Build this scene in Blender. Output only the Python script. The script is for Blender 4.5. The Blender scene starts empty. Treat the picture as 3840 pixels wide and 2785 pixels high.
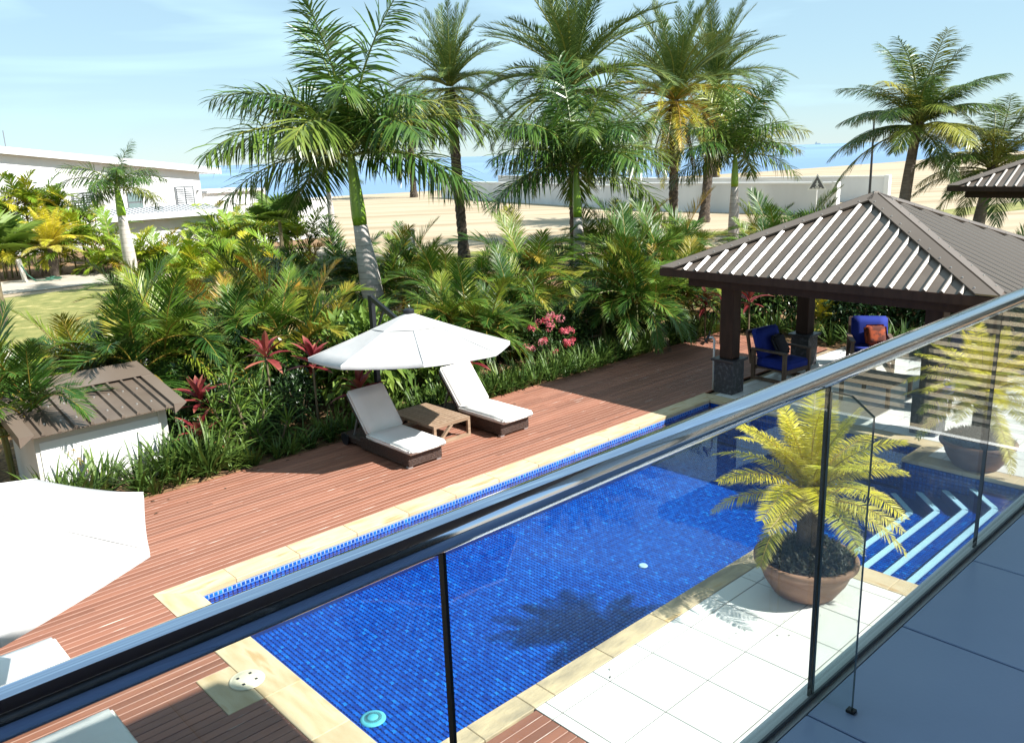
import bpy, bmesh, math, random
from mathutils import Vector, Matrix, geometry
random.seed(7)
PI = math.pi
sc = bpy.context.scene
COL = sc.collection

# ------------------------------------------------------------------ camera, sky, sun, exposure
cam_d = bpy.data.cameras.new('camera')
cam_d.sensor_width = 36.0
cam_d.lens = 29.50
cam_d.clip_start = 0.05
cam_d.clip_end = 60000
cam = bpy.data.objects.new('camera', cam_d)
COL.objects.link(cam)
CX = Vector((0.73025, -0.68229, -0.03488))
CZ = Vector((0.65473, 0.71351, -0.24948))
UPV = CX.cross(CZ) * -1
UPV = Vector((0.19510, 0.15934, 0.96775))
M = Matrix((CX, UPV, -CZ)).transposed().to_4x4()
M.translation = Vector((0, 0, 4.5))
cam.matrix_world = M
sc.camera = cam

SUN = Vector((0.5, -0.9, 1.0)).normalized()
w = bpy.data.worlds.new('World'); sc.world = w; w.use_nodes = True
nt = w.node_tree; nt.nodes.clear()
out = nt.nodes.new('ShaderNodeOutputWorld'); bg = nt.nodes.new('ShaderNodeBackground')
sky = nt.nodes.new('ShaderNodeTexSky'); sky.sky_type = 'NISHITA'; sky.sun_disc = False
sky.sun_elevation = math.asin(SUN.z); sky.sun_rotation = math.atan2(SUN.x, SUN.y)
sky.air_density = 1.0; sky.dust_density = 0.0; sky.ozone_density = 5.0; sky.altitude = 0
tc = nt.nodes.new('ShaderNodeTexCoord'); mp = nt.nodes.new('ShaderNodeMapping')
mp.inputs['Scale'].default_value = (1.2, 1.6, 9.0); mp.inputs['Rotation'].default_value = (0.05, 0.09, 0.5)
nz = nt.nodes.new('ShaderNodeTexNoise'); nz.inputs['Scale'].default_value = 1.6; nz.inputs['Detail'].default_value = 5
nz.inputs['Distortion'].default_value = 0.6
rp = nt.nodes.new('ShaderNodeValToRGB'); rp.color_ramp.elements[0].position = 0.50; rp.color_ramp.elements[0].color = (0.50, 0.50, 0.50, 1); rp.color_ramp.elements[1].position = 0.72
rp.color_ramp.elements[1].color = (0.96, 0.96, 0.96, 1)
mx = nt.nodes.new('ShaderNodeMix'); mx.data_type = 'RGBA'
mx.inputs['B'].default_value = (6.8, 9.9, 11.2, 1)
L = nt.links.new
L(tc.outputs['Generated'], mp.inputs['Vector']); L(mp.outputs['Vector'], nz.inputs['Vector']); L(nz.outputs['Fac'], rp.inputs['Fac'])
L(rp.outputs['Color'], mx.inputs['Factor']); L(sky.outputs['Color'], mx.inputs['A']); L(mx.outputs['Result'], bg.inputs['Color'])
bg.inputs['Strength'].default_value = 0.053
L(bg.outputs['Background'], out.inputs['Surface'])
sun_d = bpy.data.lights.new('sun', 'SUN'); sun_d.energy = 5.0; sun_d.angle = math.radians(0.55); sun_d.color = (1.0, 0.97, 0.92)
sun = bpy.data.objects.new('sun', sun_d); COL.objects.link(sun)
sun.rotation_euler = (-SUN).to_track_quat('-Z', 'Y').to_euler()
sc.view_settings.view_transform = 'Standard'; sc.view_settings.look = 'None'
sc.view_settings.gamma = 1.0; sc.view_settings.use_curve_mapping = False
sc.view_settings.exposure = 1.08
sc.render.engine = 'CYCLES'
sc.cycles.transparent_max_bounces = 16
sc.cycles.max_bounces = 8
sc.cycles.caustics_reflective = False; sc.cycles.caustics_refractive = False

# ------------------------------------------------------------------ helpers
MT = {}
def S(r, g, b):
    f = lambda c: (c / 12.92 if c <= 0.04045 else ((c + 0.055) / 1.055) ** 2.4)
    return (f(r / 255), f(g / 255), f(b / 255), 1)
def C4(c): return tuple(c) if len(c) == 4 else tuple(c) + (1,)

def mat(name, c1, c2=None, scale=6.0, rough=0.6, bump=0.0, bscale=None, metal=0.0, spec=0.5, stretch=(1, 1, 1), detail=4,
        rnd=0.0, c3=None, lo=0.35, hi=0.65, coat=0.0, coord='Object', rotz=None):
    """procedural surface: noise between two tones, optional per-object shift and fine relief"""
    m = bpy.data.materials.new(name); m.use_nodes = True; MT[name] = m
    n = m.node_tree.nodes; l = m.node_tree.links.new
    b = n['Principled BSDF']
    b.inputs['Roughness'].default_value = rough; b.inputs['Metallic'].default_value = metal
    b.inputs['Specular IOR Level'].default_value = spec; b.inputs['Coat Weight'].default_value = coat
    t = n.new('ShaderNodeTexCoord'); mpn = n.new('ShaderNodeMapping'); mpn.inputs['Scale'].default_value = stretch
    if rotz is not None:
        mpn.vector_type = 'TEXTURE'; mpn.inputs['Scale'].default_value = tuple(1.0 / q for q in stretch); mpn.inputs['Rotation'].default_value = (0, 0, rotz)
    oi = n.new('ShaderNodeObjectInfo')
    off = n.new('ShaderNodeVectorMath'); off.operation = 'ADD'
    sca = n.new('ShaderNodeVectorMath'); sca.operation = 'SCALE'; sca.inputs['Scale'].default_value = 1.0
    cmb = n.new('ShaderNodeCombineXYZ'); ml = n.new('ShaderNodeMath'); ml.operation = 'MULTIPLY'; ml.inputs[1].default_value = 37.0 if rnd else 0.0
    l(oi.outputs['Random'], ml.inputs[0]); l(ml.outputs[0], cmb.inputs[0]); l(ml.outputs[0], cmb.inputs[1])
    l(t.outputs[coord], off.inputs[0]); l(cmb.outputs[0], off.inputs[1]); l(off.outputs[0], mpn.inputs['Vector'])
    nz = n.new('ShaderNodeTexNoise'); nz.inputs['Scale'].default_value = scale; nz.inputs['Detail'].default_value = detail
    l(mpn.outputs['Vector'], nz.inputs['Vector'])
    col = None
    if c2 is not None:
        r = n.new('ShaderNodeValToRGB'); e = r.color_ramp.elements
        e[0].position = lo; e[0].color = C4(c1); e[1].position = hi; e[1].color = C4(c2)
        if c3 is not None:
            x = e.new(min(0.99, hi + 0.12)); x.color = C4(c3)
        l(nz.outputs['Fac'], r.inputs['Fac']); col = r.outputs['Color']
    else:
        rg = n.new('ShaderNodeRGB'); rg.outputs[0].default_value = C4(c1); col = rg.outputs[0]
    if rnd:
        hs = n.new('ShaderNodeHueSaturation')
        mr = n.new('ShaderNodeMapRange'); mr.inputs['To Min'].default_value = 1 - rnd; mr.inputs['To Max'].default_value = 1 + rnd
        l(oi.outputs['Random'], mr.inputs['Value']); l(mr.outputs[0], hs.inputs['Value']); l(col, hs.inputs['Color']); col = hs.outputs['Color']
    l(col, b.inputs['Base Color'])
    if bump:
        bn = n.new('ShaderNodeTexNoise'); bn.inputs['Scale'].default_value = bscale or scale * 6; bn.inputs['Detail'].default_value = 3
        l(mpn.outputs['Vector'], bn.inputs['Vector'])
        bp = n.new('ShaderNodeBump'); bp.inputs['Strength'].default_value = bump; bp.inputs['Distance'].default_value = 0.02
        l(bn.outputs['Fac'], bp.inputs['Height']); l(bp.outputs['Normal'], b.inputs['Normal'])
    return m

def leafmat(name, ramp, rough=0.38, trans=0.30, tipc=None, nscale=0.5, spec=0.5, tip0=0.72, dim=0.84):
    """leaf blade: hue differs from leaf to leaf, dry tips, light shining through"""
    m = bpy.data.materials.new(name); m.use_nodes = True; MT[name] = m
    n = m.node_tree.nodes; l = m.node_tree.links.new
    b = n['Principled BSDF']; b.inputs['Roughness'].default_value = rough; b.inputs['Specular IOR Level'].default_value = spec * .7
    trans *= .7
    oi = n.new('ShaderNodeObjectInfo'); t = n.new('ShaderNodeTexCoord')
    nz = n.new('ShaderNodeTexNoise'); nz.inputs['Scale'].default_value = nscale; nz.inputs['Detail'].default_value = 2
    l(t.outputs['Object'], nz.inputs['Vector'])
    a = n.new('ShaderNodeMath'); a.operation = 'MULTIPLY_ADD'; a.inputs[1].default_value = 0.5; a.inputs[2].default_value = -0.25
    l(nz.outputs['Fac'], a.inputs[0])
    s = n.new('ShaderNodeMath'); s.operation = 'ADD'; s.use_clamp = True
    l(oi.outputs['Random'], s.inputs[0]); l(a.outputs[0], s.inputs[1])
    r = n.new('ShaderNodeValToRGB'); e = r.color_ramp.elements
    ramp = [(p, tuple(v * dim for v in c)) for p, c in ramp]
    e[0].position = ramp[0][0]; e[0].color = C4(ramp[0][1]); e[1].position = ramp[-1][0]; e[1].color = C4(ramp[-1][1])
    for p, c in ramp[1:-1]:
        x = e.new(p); x.color = C4(c)
    l(s.outputs[0], r.inputs['Fac']); col = r.outputs['Color']
    if tipc:
        sp = n.new('ShaderNodeSeparateXYZ'); l(t.outputs['UV'], sp.inputs[0])
        tr = n.new('ShaderNodeValToRGB'); tr.color_ramp.elements[0].position = tip0; tr.color_ramp.elements[0].color = (0, 0, 0, 1)
        tr.color_ramp.elements[1].position = 1.0; tr.color_ramp.elements[1].color = (0.8, 0.8, 0.8, 1)
        l(sp.outputs[0], tr.inputs['Fac'])
        mxn = n.new('ShaderNodeMix'); mxn.data_type = 'RGBA'; mxn.inputs['B'].default_value = C4(tipc)
        l(tr.outputs['Color'], mxn.inputs['Factor']); l(col, mxn.inputs['A']); col = mxn.outputs['Result']
    l(col, b.inputs['Base Color'])
    tl = n.new('ShaderNodeBsdfTranslucent'); l(col, tl.inputs['Color'])
    ms = n.new('ShaderNodeMixShader'); ms.inputs['Fac'].default_value = trans
    l(b.outputs[0], ms.inputs[1]); l(tl.outputs[0], ms.inputs[2])
    l(ms.outputs[0], n['Material Output'].inputs['Surface'])
    return m

def clearmat(name, tint, f0, rough=0.0, ripple=0.0, rscale=3.0, refl=(1, 1, 1)):
    """clear sheet: straight transmission with a tint plus a Fresnel-weighted mirror"""
    m = bpy.data.materials.new(name); m.use_nodes = True; MT[name] = m
    n = m.node_tree.nodes; l = m.node_tree.links.new; n.remove(n['Principled BSDF'])
    tr = n.new('ShaderNodeBsdfTransparent'); tr.inputs['Color'].default_value = C4(tint)
    gl = n.new('ShaderNodeBsdfGlossy'); gl.inputs['Roughness'].default_value = rough; gl.inputs['Color'].default_value = C4(refl)
    lw = n.new('ShaderNodeLayerWeight'); lw.inputs['Blend'].default_value = 0.5
    p = n.new('ShaderNodeMath'); p.operation = 'POWER'; p.inputs[1].default_value = 5.0
    q = n.new('ShaderNodeMath'); q.operation = 'MULTIPLY_ADD'; q.inputs[1].default_value = 1 - f0; q.inputs[2].default_value = f0
    l(lw.outputs['Facing'], p.inputs[0]); l(p.outputs[0], q.inputs[0])
    ms = n.new('ShaderNodeMixShader'); l(q.outputs[0], ms.inputs['Fac']); l(tr.outputs[0], ms.inputs[1]); l(gl.outputs[0], ms.inputs[2])
    l(ms.outputs[0], n['Material Output'].inputs['Surface'])
    if ripple:
        t = n.new('ShaderNodeTexCoord'); nz = n.new('ShaderNodeTexNoise'); nz.inputs['Scale'].default_value = rscale; nz.inputs['Detail'].default_value = 2
        l(t.outputs['Object'], nz.inputs['Vector'])
        bp = n.new('ShaderNodeBump'); bp.inputs['Strength'].default_value = ripple; bp.inputs['Distance'].default_value = 0.02
        l(nz.outputs['Fac'], bp.inputs['Height']); l(bp.outputs['Normal'], gl.inputs['Normal'])
    return m

class MB:
    def __init__(s): s.v = []; s.f = []; s.m = []; s.uv = []
    def add(s, vs, fs, mi=0, uv=None):
        o = len(s.v); s.v += [tuple(p) for p in vs]
        s.uv += (uv if uv else [(0.0, 0.0)] * len(vs))
        for f in fs: s.f.append(tuple(i + o for i in f)); s.m.append(mi)
        return s
    def box(s, x0, y0, z0, x1, y1, z1, mi=0):
        return s.add([(x0, y0, z0), (x1, y0, z0), (x1, y1, z0), (x0, y1, z0), (x0, y0, z1), (x1, y0, z1), (x1, y1, z1), (x0, y1, z1)],
                     [(0, 3, 2, 1), (4, 5, 6, 7), (0, 1, 5, 4), (1, 2, 6, 5), (2, 3, 7, 6), (3, 0, 4, 7)], mi)
    def cbox(s, x0, y0, z0, x1, y1, z1, b=0.01, mi=0, mtop=None):
        """box with chamfered edges all round"""
        xs = (x0, x0 + b, x1 - b, x1); ys = (y0, y0 + b, y1 - b, y1); zs = (z0, z0 + b, z1 - b, z1)
        bm = bmesh.new()
        bmesh.ops.create_cube(bm, size=1, matrix=Matrix.Translation(((x0 + x1) / 2, (y0 + y1) / 2, (z0 + z1) / 2)) @ Matrix.Diagonal((x1 - x0, y1 - y0, z1 - z0, 1)))
        bmesh.ops.bevel(bm, geom=bm.edges[:], offset=b, segments=1, affect='EDGES')
        bm.verts.index_update()
        s.add([v.co[:] for v in bm.verts], [[v.index for v in f.verts] for f in bm.faces], mi)
        bm.free(); return s
    def bar(s, p0, p1, wd, ht, up=(0, 0, 1), mi=0):
        p0 = Vector(p0); p1 = Vector(p1); d = (p1 - p0).normalized(); u = Vector(up)
        sd = d.cross(u)
        if sd.length < 1e-4: sd = d.cross(Vector((1, 0, 0)))
        sd.normalize(); u = sd.cross(d)
        vs = []
        for p in (p0, p1):
            for a, b in ((-1, -1), (1, -1), (1, 1), (-1, 1)): vs.append(p + sd * a * wd / 2 + u * b * ht / 2)
        return s.add(vs, [(0, 1, 2, 3), (7, 6, 5, 4), (0, 4, 5, 1), (1, 5, 6, 2), (2, 6, 7, 3), (3, 7, 4, 0)], mi)
    def tube(s, pts, rad, n=8, mi=0, cap=True, jit=0.0):
        pts = [Vector(p) for p in pts]
        if not hasattr(rad, '__len__'): rad = [rad] * len(pts)
        vs = []; ref = None
        for i, p in enumerate(pts):
            d = (pts[min(i + 1, len(pts) - 1)] - pts[max(i - 1, 0)]).normalized()
            if ref is None: ref = Vector((1, 0, 0)) if abs(d.x) < 0.8 else Vector((0, 1, 0))
            a = d.cross(ref).normalized(); b = d.cross(a); ref = a.cross(d)
            for k in range(n):
                t = 2 * PI * k / n; rr = rad[i] * (1 + random.uniform(-jit, jit))
                vs.append(p + (a * math.cos(t) + b * math.sin(t)) * rr)
        fs = []
        for i in range(len(pts) - 1):
            for k in range(n): fs.append((i * n + k, i * n + (k + 1) % n, (i + 1) * n + (k + 1) % n, (i + 1) * n + k))
        if cap: fs.append(tuple(range(n - 1, -1, -1))); fs.append(tuple((len(pts) - 1) * n + k for k in range(n)))
        return s.add(vs, fs, mi)
    def lathe(s, prof, n=24, c=(0, 0, 0), mi=0):
        vs = []; fs = []
        for r, z in prof:
            for k in range(n):
                t = 2 * PI * k / n; vs.append((c[0] + r * math.cos(t), c[1] + r * math.sin(t), c[2] + z))
        for i in range(len(prof) - 1):
            for k in range(n): fs.append((i * n + k, i * n + (k + 1) % n, (i + 1) * n + (k + 1) % n, (i + 1) * n + k))
        return s.add(vs, fs, mi)
    def prism(s, poly, z0, z1, mi=0):
        n = len(poly)
        vs = [(x, y, z0) for x, y in poly] + [(x, y, z1) for x, y in poly]
        return s.add(vs, [tuple(range(n - 1, -1, -1)), tuple(range(n, 2 * n))] + [(i, (i + 1) % n, n + (i + 1) % n, n + i) for i in range(n)], mi)
    def mesh(s, name, mats, smooth=False):
        me = bpy.data.meshes.new(name); me.from_pydata(s.v, [], s.f)
        if not isinstance(mats, (list, tuple)): mats = [mats]
        for m in mats: me.materials.append(MT[m] if isinstance(m, str) else m)
        me.polygons.foreach_set('material_index', s.m)
        if smooth: me.polygons.foreach_set('use_smooth', [True] * len(s.f))
        if any(u != (0.0, 0.0) for u in s.uv):
            uvl = me.uv_layers.new(name='UVMap'); li = [0] * len(me.loops); me.loops.foreach_get('vertex_index', li)
            fl = []
            for i in li: fl += s.uv[i]
            uvl.data.foreach_set('uv', fl)
        me.update(); return me
    def build(s, name, mats, parent=None, smooth=False, loc=None):
        return inst(name, s.mesh(name, mats, smooth), parent, loc)

def inst(name, me, parent=None, loc=None, rot=None, scale=None):
    o = bpy.data.objects.new(name, me); COL.objects.link(o)
    if parent: o.parent = parent
    if loc is not None: o.location = loc
    if rot is not None: o.rotation_euler = rot
    if scale is not None: o.scale = (scale, scale, scale) if not hasattr(scale, '__len__') else scale
    return o
def empty(name, loc=(0, 0, 0), rz=0, scale=1):
    o = bpy.data.objects.new(name, None); COL.objects.link(o); o.location = loc; o.rotation_euler = (0, 0, rz); o.scale = (scale,) * 3
    o.empty_display_size = 0.2
    return o
def tag(o, label, cat, group=None):
    o['label'] = label; o['category'] = cat
    if group: o['group'] = group
    return o
def struct(o, label=None):
    o['kind'] = 'structure'
    if label: o['label'] = label
    return o
def stuff(o, label=None, cat=None):
    o['kind'] = 'stuff'
    if label: o['label'] = label
    if cat: o['category'] = cat
    return o
def dup(root, loc, rz=0, label=None, group=None, scale=None):
    r = root.copy(); COL.objects.link(r); r.location = loc; r.rotation_euler = (0, 0, rz)
    if scale: r.scale = (scale,) * 3
    if label: r['label'] = label
    if group: r['group'] = group
    for ch in list(root.children):
        c = ch.copy(); COL.objects.link(c); c.parent = r
        for g in list(ch.children):
            d = g.copy(); COL.objects.link(d); d.parent = c
    return r
U = random.uniform
# ------------------------------------------------------------------ materials
mat('deck_paint', (0.225, 0.090, 0.053), (0.275, 0.118, 0.073), scale=1.3, rough=0.55, bump=0.15, bscale=40, stretch=(0.6, 6, 6), rnd=0.20, spec=0.4)
mat('deck_edge', (0.29, 0.150, 0.102), (0.22, 0.092, 0.058), scale=3.0, rough=0.5, stretch=(0.8, 8, 8), rnd=0.1, lo=0.4, hi=0.60, c3=(0.50, 0.42, 0.36))
mat('under_deck', (0.02, 0.013, 0.01), rough=0.9)
mat('sandstone', (0.45, 0.33, 0.175), (0.56, 0.455, 0.295), scale=1.6, rough=0.75, bump=0.12, bscale=30, stretch=(1.0, 5, 5), rnd=0.06, c3=(0.45, 0.28, 0.13), lo=0.3, hi=0.58)
mat('sandstone_across', (0.45, 0.33, 0.175), (0.56, 0.455, 0.295), scale=1.6, rough=0.75, bump=0.12, bscale=30, stretch=(5, 1.0, 5), rnd=0.06, c3=(0.46, 0.31, 0.15), lo=0.3, hi=0.6)
mat('sandstone_worn', (0.32, 0.26, 0.17), (0.52, 0.41, 0.25), scale=2.2, rough=0.8, bump=0.3, bscale=14, stretch=(1.0, 3, 3), rnd=0.08, c3=(0.52, 0.36, 0.17), lo=0.35, hi=0.6)
mat('white_tile', (0.60, 0.58, 0.53), (0.74, 0.73, 0.70), scale=1.6, lo=0.25, hi=0.5, detail=8, rough=0.35, rnd=0.03, bump=0.02, bscale=60)
mat('balcony_tile', (0.33, 0.42, 0.66), (0.38, 0.47, 0.71), scale=1.5, rough=0.30, rnd=0.04, bump=0.03, bscale=80)  # same tile type as the terrace; blue of the skylit shade put into its colour
mat('grout', (0.16, 0.15, 0.13), rough=0.9)
mat('grout_dark', (0.045, 0.045, 0.05), rough=0.9)
for i, c in enumerate([(0.003, 0.078, 0.38), (0.005, 0.108, 0.46), (0.009, 0.150, 0.55), (0.003, 0.052, 0.31), (0.016, 0.22, 0.62)]):
    mat('mosaic_%d' % i, tuple(x * 0.8 for x in c), c, scale=60, rough=0.25, spec=0.6)
mat('pool_grout', (0.003, 0.016, 0.13), rough=0.8)
mat('pool_grout_pale', (0.28, 0.36, 0.55), rough=0.8)
mat('nosing', (0.74, 0.80, 0.74), (0.80, 0.85, 0.80), scale=5, rough=0.4)
clearmat('water', (0.70, 0.87, 1.0), 0.02, rough=0.02, ripple=0.10, rscale=1.6)
clearmat('glass', (0.925, 0.955, 0.94), 0.05)
mat('glass_edge', (0.06, 0.09, 0.085), (0.20, 0.28, 0.26), scale=3, rough=0.15, spec=0.8)
mat('seal', (0.006, 0.006, 0.008), rough=0.5)
mat('chrome', (0.50, 0.57, 0.72), rough=0.08, metal=1.0)
mat('render_white', (0.74, 0.74, 0.73), (0.80, 0.80, 0.79), scale=0.8, rough=0.8, bump=0.05, bscale=50)
mat('render_cream', (0.60, 0.57, 0.50), (0.66, 0.63, 0.57), scale=1.2, rough=0.85, bump=0.05, bscale=60)
mat('render_grey', (0.58, 0.59, 0.60), (0.72, 0.73, 0.74), scale=0.35, detail=8, rough=0.85, bump=0.05, bscale=20, stretch=(1, 1, 0.4))
mat('roof_white', (0.66, 0.67, 0.68), rough=0.5)
mat('roof_gap', (0.22, 0.23, 0.24), rough=0.6)
mat('soffit', (0.07, 0.07, 0.08), rough=0.8)
mat('dark_room', (0.03, 0.032, 0.036), rough=0.25)
mat('window_glass', (0.16, 0.23, 0.23), rough=0.08, spec=0.8)
mat('frame_grey', (0.16, 0.17, 0.18), rough=0.5)
mat('louvre_grey', (0.50, 0.52, 0.53), rough=0.5)
mat('louvre_cream', (0.34, 0.36, 0.30), rough=0.55)
mat('roof_brown', (0.110, 0.083, 0.063), (0.150, 0.117, 0.091), scale=1.6, detail=8, rough=0.42, spec=0.5, bump=0.02, bscale=12)
mat('rib_brown', (0.20, 0.165, 0.135), rough=0.29, spec=0.8)
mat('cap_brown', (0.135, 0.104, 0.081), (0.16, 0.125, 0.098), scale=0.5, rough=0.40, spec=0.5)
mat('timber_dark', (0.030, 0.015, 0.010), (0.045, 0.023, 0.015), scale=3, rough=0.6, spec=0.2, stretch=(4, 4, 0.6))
mat('plinth_stone', (0.028, 0.028, 0.032), (0.10, 0.10, 0.11), scale=14, rough=0.55, bump=0.5, bscale=26, lo=0.5, hi=0.72, c3=(0.35, 0.35, 0.36))
mat('cap_stone', (0.03, 0.03, 0.034), rough=0.4)
mat('screw', (0.45, 0.42, 0.38), rough=0.35, metal=0.7)
mat('canvas', (0.43, 0.42, 0.41), (0.50, 0.49, 0.48), scale=1.4, rough=0.85, bump=0.35, bscale=4)
mat('canvas_seam', (0.54, 0.53, 0.52), rough=0.85)
mat('pole_dark', (0.02, 0.022, 0.026), rough=0.4, metal=0.3)
mat('cushion', (0.76, 0.75, 0.71), (0.80, 0.79, 0.76), scale=3, rough=0.9, bump=0.45, bscale=5)
mat('piping', (0.58, 0.57, 0.52), rough=0.9)
mat('wicker', (0.020, 0.010, 0.007), (0.075, 0.040, 0.028), scale=34, rough=0.45, bump=0.9, bscale=46, stretch=(1, 1, 1.6))
mat('foot_metal', (0.55, 0.55, 0.55), rough=0.35, metal=0.8)
mat('teak_weathered', (0.24, 0.155, 0.095), (0.34, 0.24, 0.16), scale=3, rough=0.7, stretch=(1, 9, 9), bump=0.15, bscale=24, rnd=0.1)
mat('chair_timber', (0.09, 0.055, 0.035), (0.15, 0.095, 0.062), scale=4, rough=0.6, stretch=(4, 4, 1))
mat('blue_cloth', (0.003, 0.018, 0.20), (0.004, 0.024, 0.25), scale=4, rough=0.85, bump=0.1, bscale=60)
mat('pillow_rust', (0.30, 0.055, 0.015), (0.09, 0.02, 0.012), scale=7, rough=0.9, lo=0.45, hi=0.55)
mat('pillow_dark', (0.018, 0.018, 0.024), rough=0.9)
mat('terracotta', (0.19, 0.10, 0.062), (0.27, 0.155, 0.10), scale=2.6, rough=0.8, bump=0.1, bscale=20, c3=(0.30, 0.17, 0.11), stretch=(1, 1, 2.5))
mat('soil', (0.03, 0.02, 0.014), (0.06, 0.042, 0.03), scale=20, rough=1, bump=0.8, bscale=40)
mat('mulch', (0.10, 0.055, 0.025), (0.34, 0.20, 0.09), scale=9, rough=0.95, bump=1.0, bscale=22, c3=(0.50, 0.33, 0.16), lo=0.35, hi=0.66)
mat('lawn', (0.125, 0.145, 0.030), (0.25, 0.235, 0.070), scale=2.2, rough=0.95, bump=0.6, bscale=18, detail=8, c3=(0.46, 0.38, 0.16), lo=0.3, hi=0.6)
mat('road', (0.38, 0.33, 0.26), (0.47, 0.42, 0.34), scale=0.5, rough=0.95, bump=0.2, bscale=20, detail=8)
mat('path', (0.52, 0.48, 0.41), (0.60, 0.56, 0.49), scale=0.8, rough=0.9, bump=0.1, bscale=20)
mat('sand', (0.30, 0.225, 0.135), (0.43, 0.35, 0.24), scale=0.33, rough=0.95, bump=0.8, bscale=1.4, detail=9, stretch=(0.10, 1.0, 1), rotz=math.radians(-38), c3=(0.30, 0.21, 0.115), lo=0.36, hi=0.56)
mat('sea', (0.13, 0.23, 0.42), (0.20, 0.33, 0.49), scale=0.0022, rough=0.28, bump=0.25, bscale=0.6, stretch=(0.25, 1.2, 1), detail=3, c3=(0.36, 0.62, 0.74), lo=0.42, hi=0.60, spec=0.5)
mat('plastic_white', (0.70, 0.70, 0.66), rough=0.45)
mat('lid_cream', (0.66, 0.60, 0.44), (0.70, 0.64, 0.48), scale=6, rough=0.5)
mat('slot_black', (0.01, 0.01, 0.01), rough=0.6)
mat('drain_aqua', (0.16, 0.55, 0.47), (0.24, 0.63, 0.54), scale=10, rough=0.5)
mat('sign_white', (0.75, 0.75, 0.74), rough=0.5)
mat('sign_back', (0.10, 0.10, 0.11), rough=0.5)
mat('lamp_black', (0.012, 0.012, 0.014), rough=0.45)
mat('ship_white', (0.62, 0.62, 0.60), rough=0.6)
mat('ship_hull', (0.20, 0.14, 0.12), rough=0.6)
mat('hose_green', (0.02, 0.10, 0.06), rough=0.5)
# plants
G = lambda *a: a
leafmat('royal_leaf', [(0.0, (0.055, 0.125, 0.020)), (0.5, (0.085, 0.170, 0.024)), (0.8, (0.14, 0.225, 0.032)), (1.0, (0.32, 0.33, 0.06))], rough=0.30, trans=0.22, tipc=(0.16, 0.13, 0.04), nscale=0.3, spec=0.6)
leafmat('date_leaf', [(0.0, (0.070, 0.130, 0.034)), (0.5, (0.105, 0.175, 0.045)), (1.0, (0.18, 0.25, 0.06))], rough=0.42, trans=0.18, tipc=(0.17, 0.20, 0.08), nscale=0.3)
leafmat('date_gold', [(0.0, (0.30, 0.35, 0.035)), (0.4, (0.56, 0.50, 0.035)), (1.0, (0.68, 0.44, 0.03))], rough=0.45, trans=0.25, tipc=(0.35, 0.22, 0.04), nscale=0.3)
leafmat('dead_leaf', [(0.0, (0.055, 0.036, 0.020)), (1.0, (0.15, 0.105, 0.065))], rough=0.8, trans=0.1)
leafmat('coco_leaf', [(0.0, (0.070, 0.135, 0.028)), (0.55, (0.115, 0.190, 0.032)), (1.0, (0.40, 0.38, 0.06))], rough=0.34, trans=0.2, tipc=(0.26, 0.20, 0.06), nscale=0.3)
leafmat('areca_leaf', [(0.0, (0.026, 0.080, 0.012)), (0.35, (0.060, 0.140, 0.015)), (0.65, (0.115, 0.210, 0.020)), (0.90, (0.23, 0.285, 0.026)), (0.975, (0.33, 0.27, 0.03)), (1.0, (0.46, 0.26, 0.035))], rough=0.40, trans=0.22, tipc=(0.22, 0.20, 0.05), nscale=0.6, spec=0.55, tip0=0.75)
leafmat('hedge_leaf', [(0.0, (0.085, 0.175, 0.014)), (0.4, (0.19, 0.31, 0.020)), (0.8, (0.37, 0.43, 0.028)), (0.93, (0.54, 0.47, 0.03)), (1.0, (0.48, 0.30, 0.035))], rough=0.42, trans=0.28, tipc=(0.34, 0.32, 0.06), nscale=0.5, dim=0.92)
leafmat('cycad_leaf', [(0.0, (0.42, 0.42, 0.030)), (0.5, (0.66, 0.57, 0.030)), (1.0, (0.78, 0.62, 0.03))], rough=0.42, trans=0.30, tipc=(0.60, 0.50, 0.14), nscale=0.8, tip0=0.5, dim=0.95)
leafmat('cycad_low', [(0.0, (0.20, 0.23, 0.030)), (0.5, (0.44, 0.42, 0.05)), (1.0, (0.62, 0.54, 0.10))], rough=0.45, trans=0.25, tipc=(0.50, 0.42, 0.18), nscale=0.8, tip0=0.5, dim=0.95)
leafmat('lily_leaf', [(0.0, (0.050, 0.105, 0.020)), (0.6, (0.095, 0.165, 0.030)), (1.0, (0.17, 0.25, 0.045))], rough=0.45, trans=0.2, nscale=2, spec=0.45)
leafmat('shrub_leaf', [(0.0, (0.022, 0.055, 0.014)), (0.6, (0.045, 0.095, 0.020)), (1.0, (0.090, 0.155, 0.030))], rough=0.32, trans=0.2, nscale=2.5, spec=0.55)
leafmat('bright_leaf', [(0.0, (0.070, 0.135, 0.022)), (0.6, (0.11, 0.20, 0.026)), (1.0, (0.20, 0.29, 0.04))], rough=0.5, trans=0.28, nscale=2)
leafmat('cordyline_leaf', [(0.0, (0.16, 0.018, 0.022)), (0.6, (0.26, 0.04, 0.045)), (1.0, (0.40, 0.13, 0.085))], rough=0.35, trans=0.3, tipc=(0.44, 0.19, 0.12), nscale=3)
leafmat('gold_leaf', [(0.0, (0.44, 0.46, 0.03)), (1.0, (0.60, 0.56, 0.05))], rough=0.4, trans=0.3, dim=0.95)
leafmat('pot_leaf', [(0.0, (0.035, 0.040, 0.030)), (1.0, (0.085, 0.090, 0.070))], rough=0.5, trans=0.1, nscale=8)
leafmat('petal', [(0.0, (0.62, 0.07, 0.10)), (0.5, (0.72, 0.20, 0.24)), (1.0, (0.78, 0.38, 0.40))], rough=0.5, trans=0.3, nscale=6, dim=0.95)
leafmat('rachis_green', [(0.0, (0.13, 0.19, 0.03)), (1.0, (0.30, 0.30, 0.06))], rough=0.4, trans=0.05)
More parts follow.
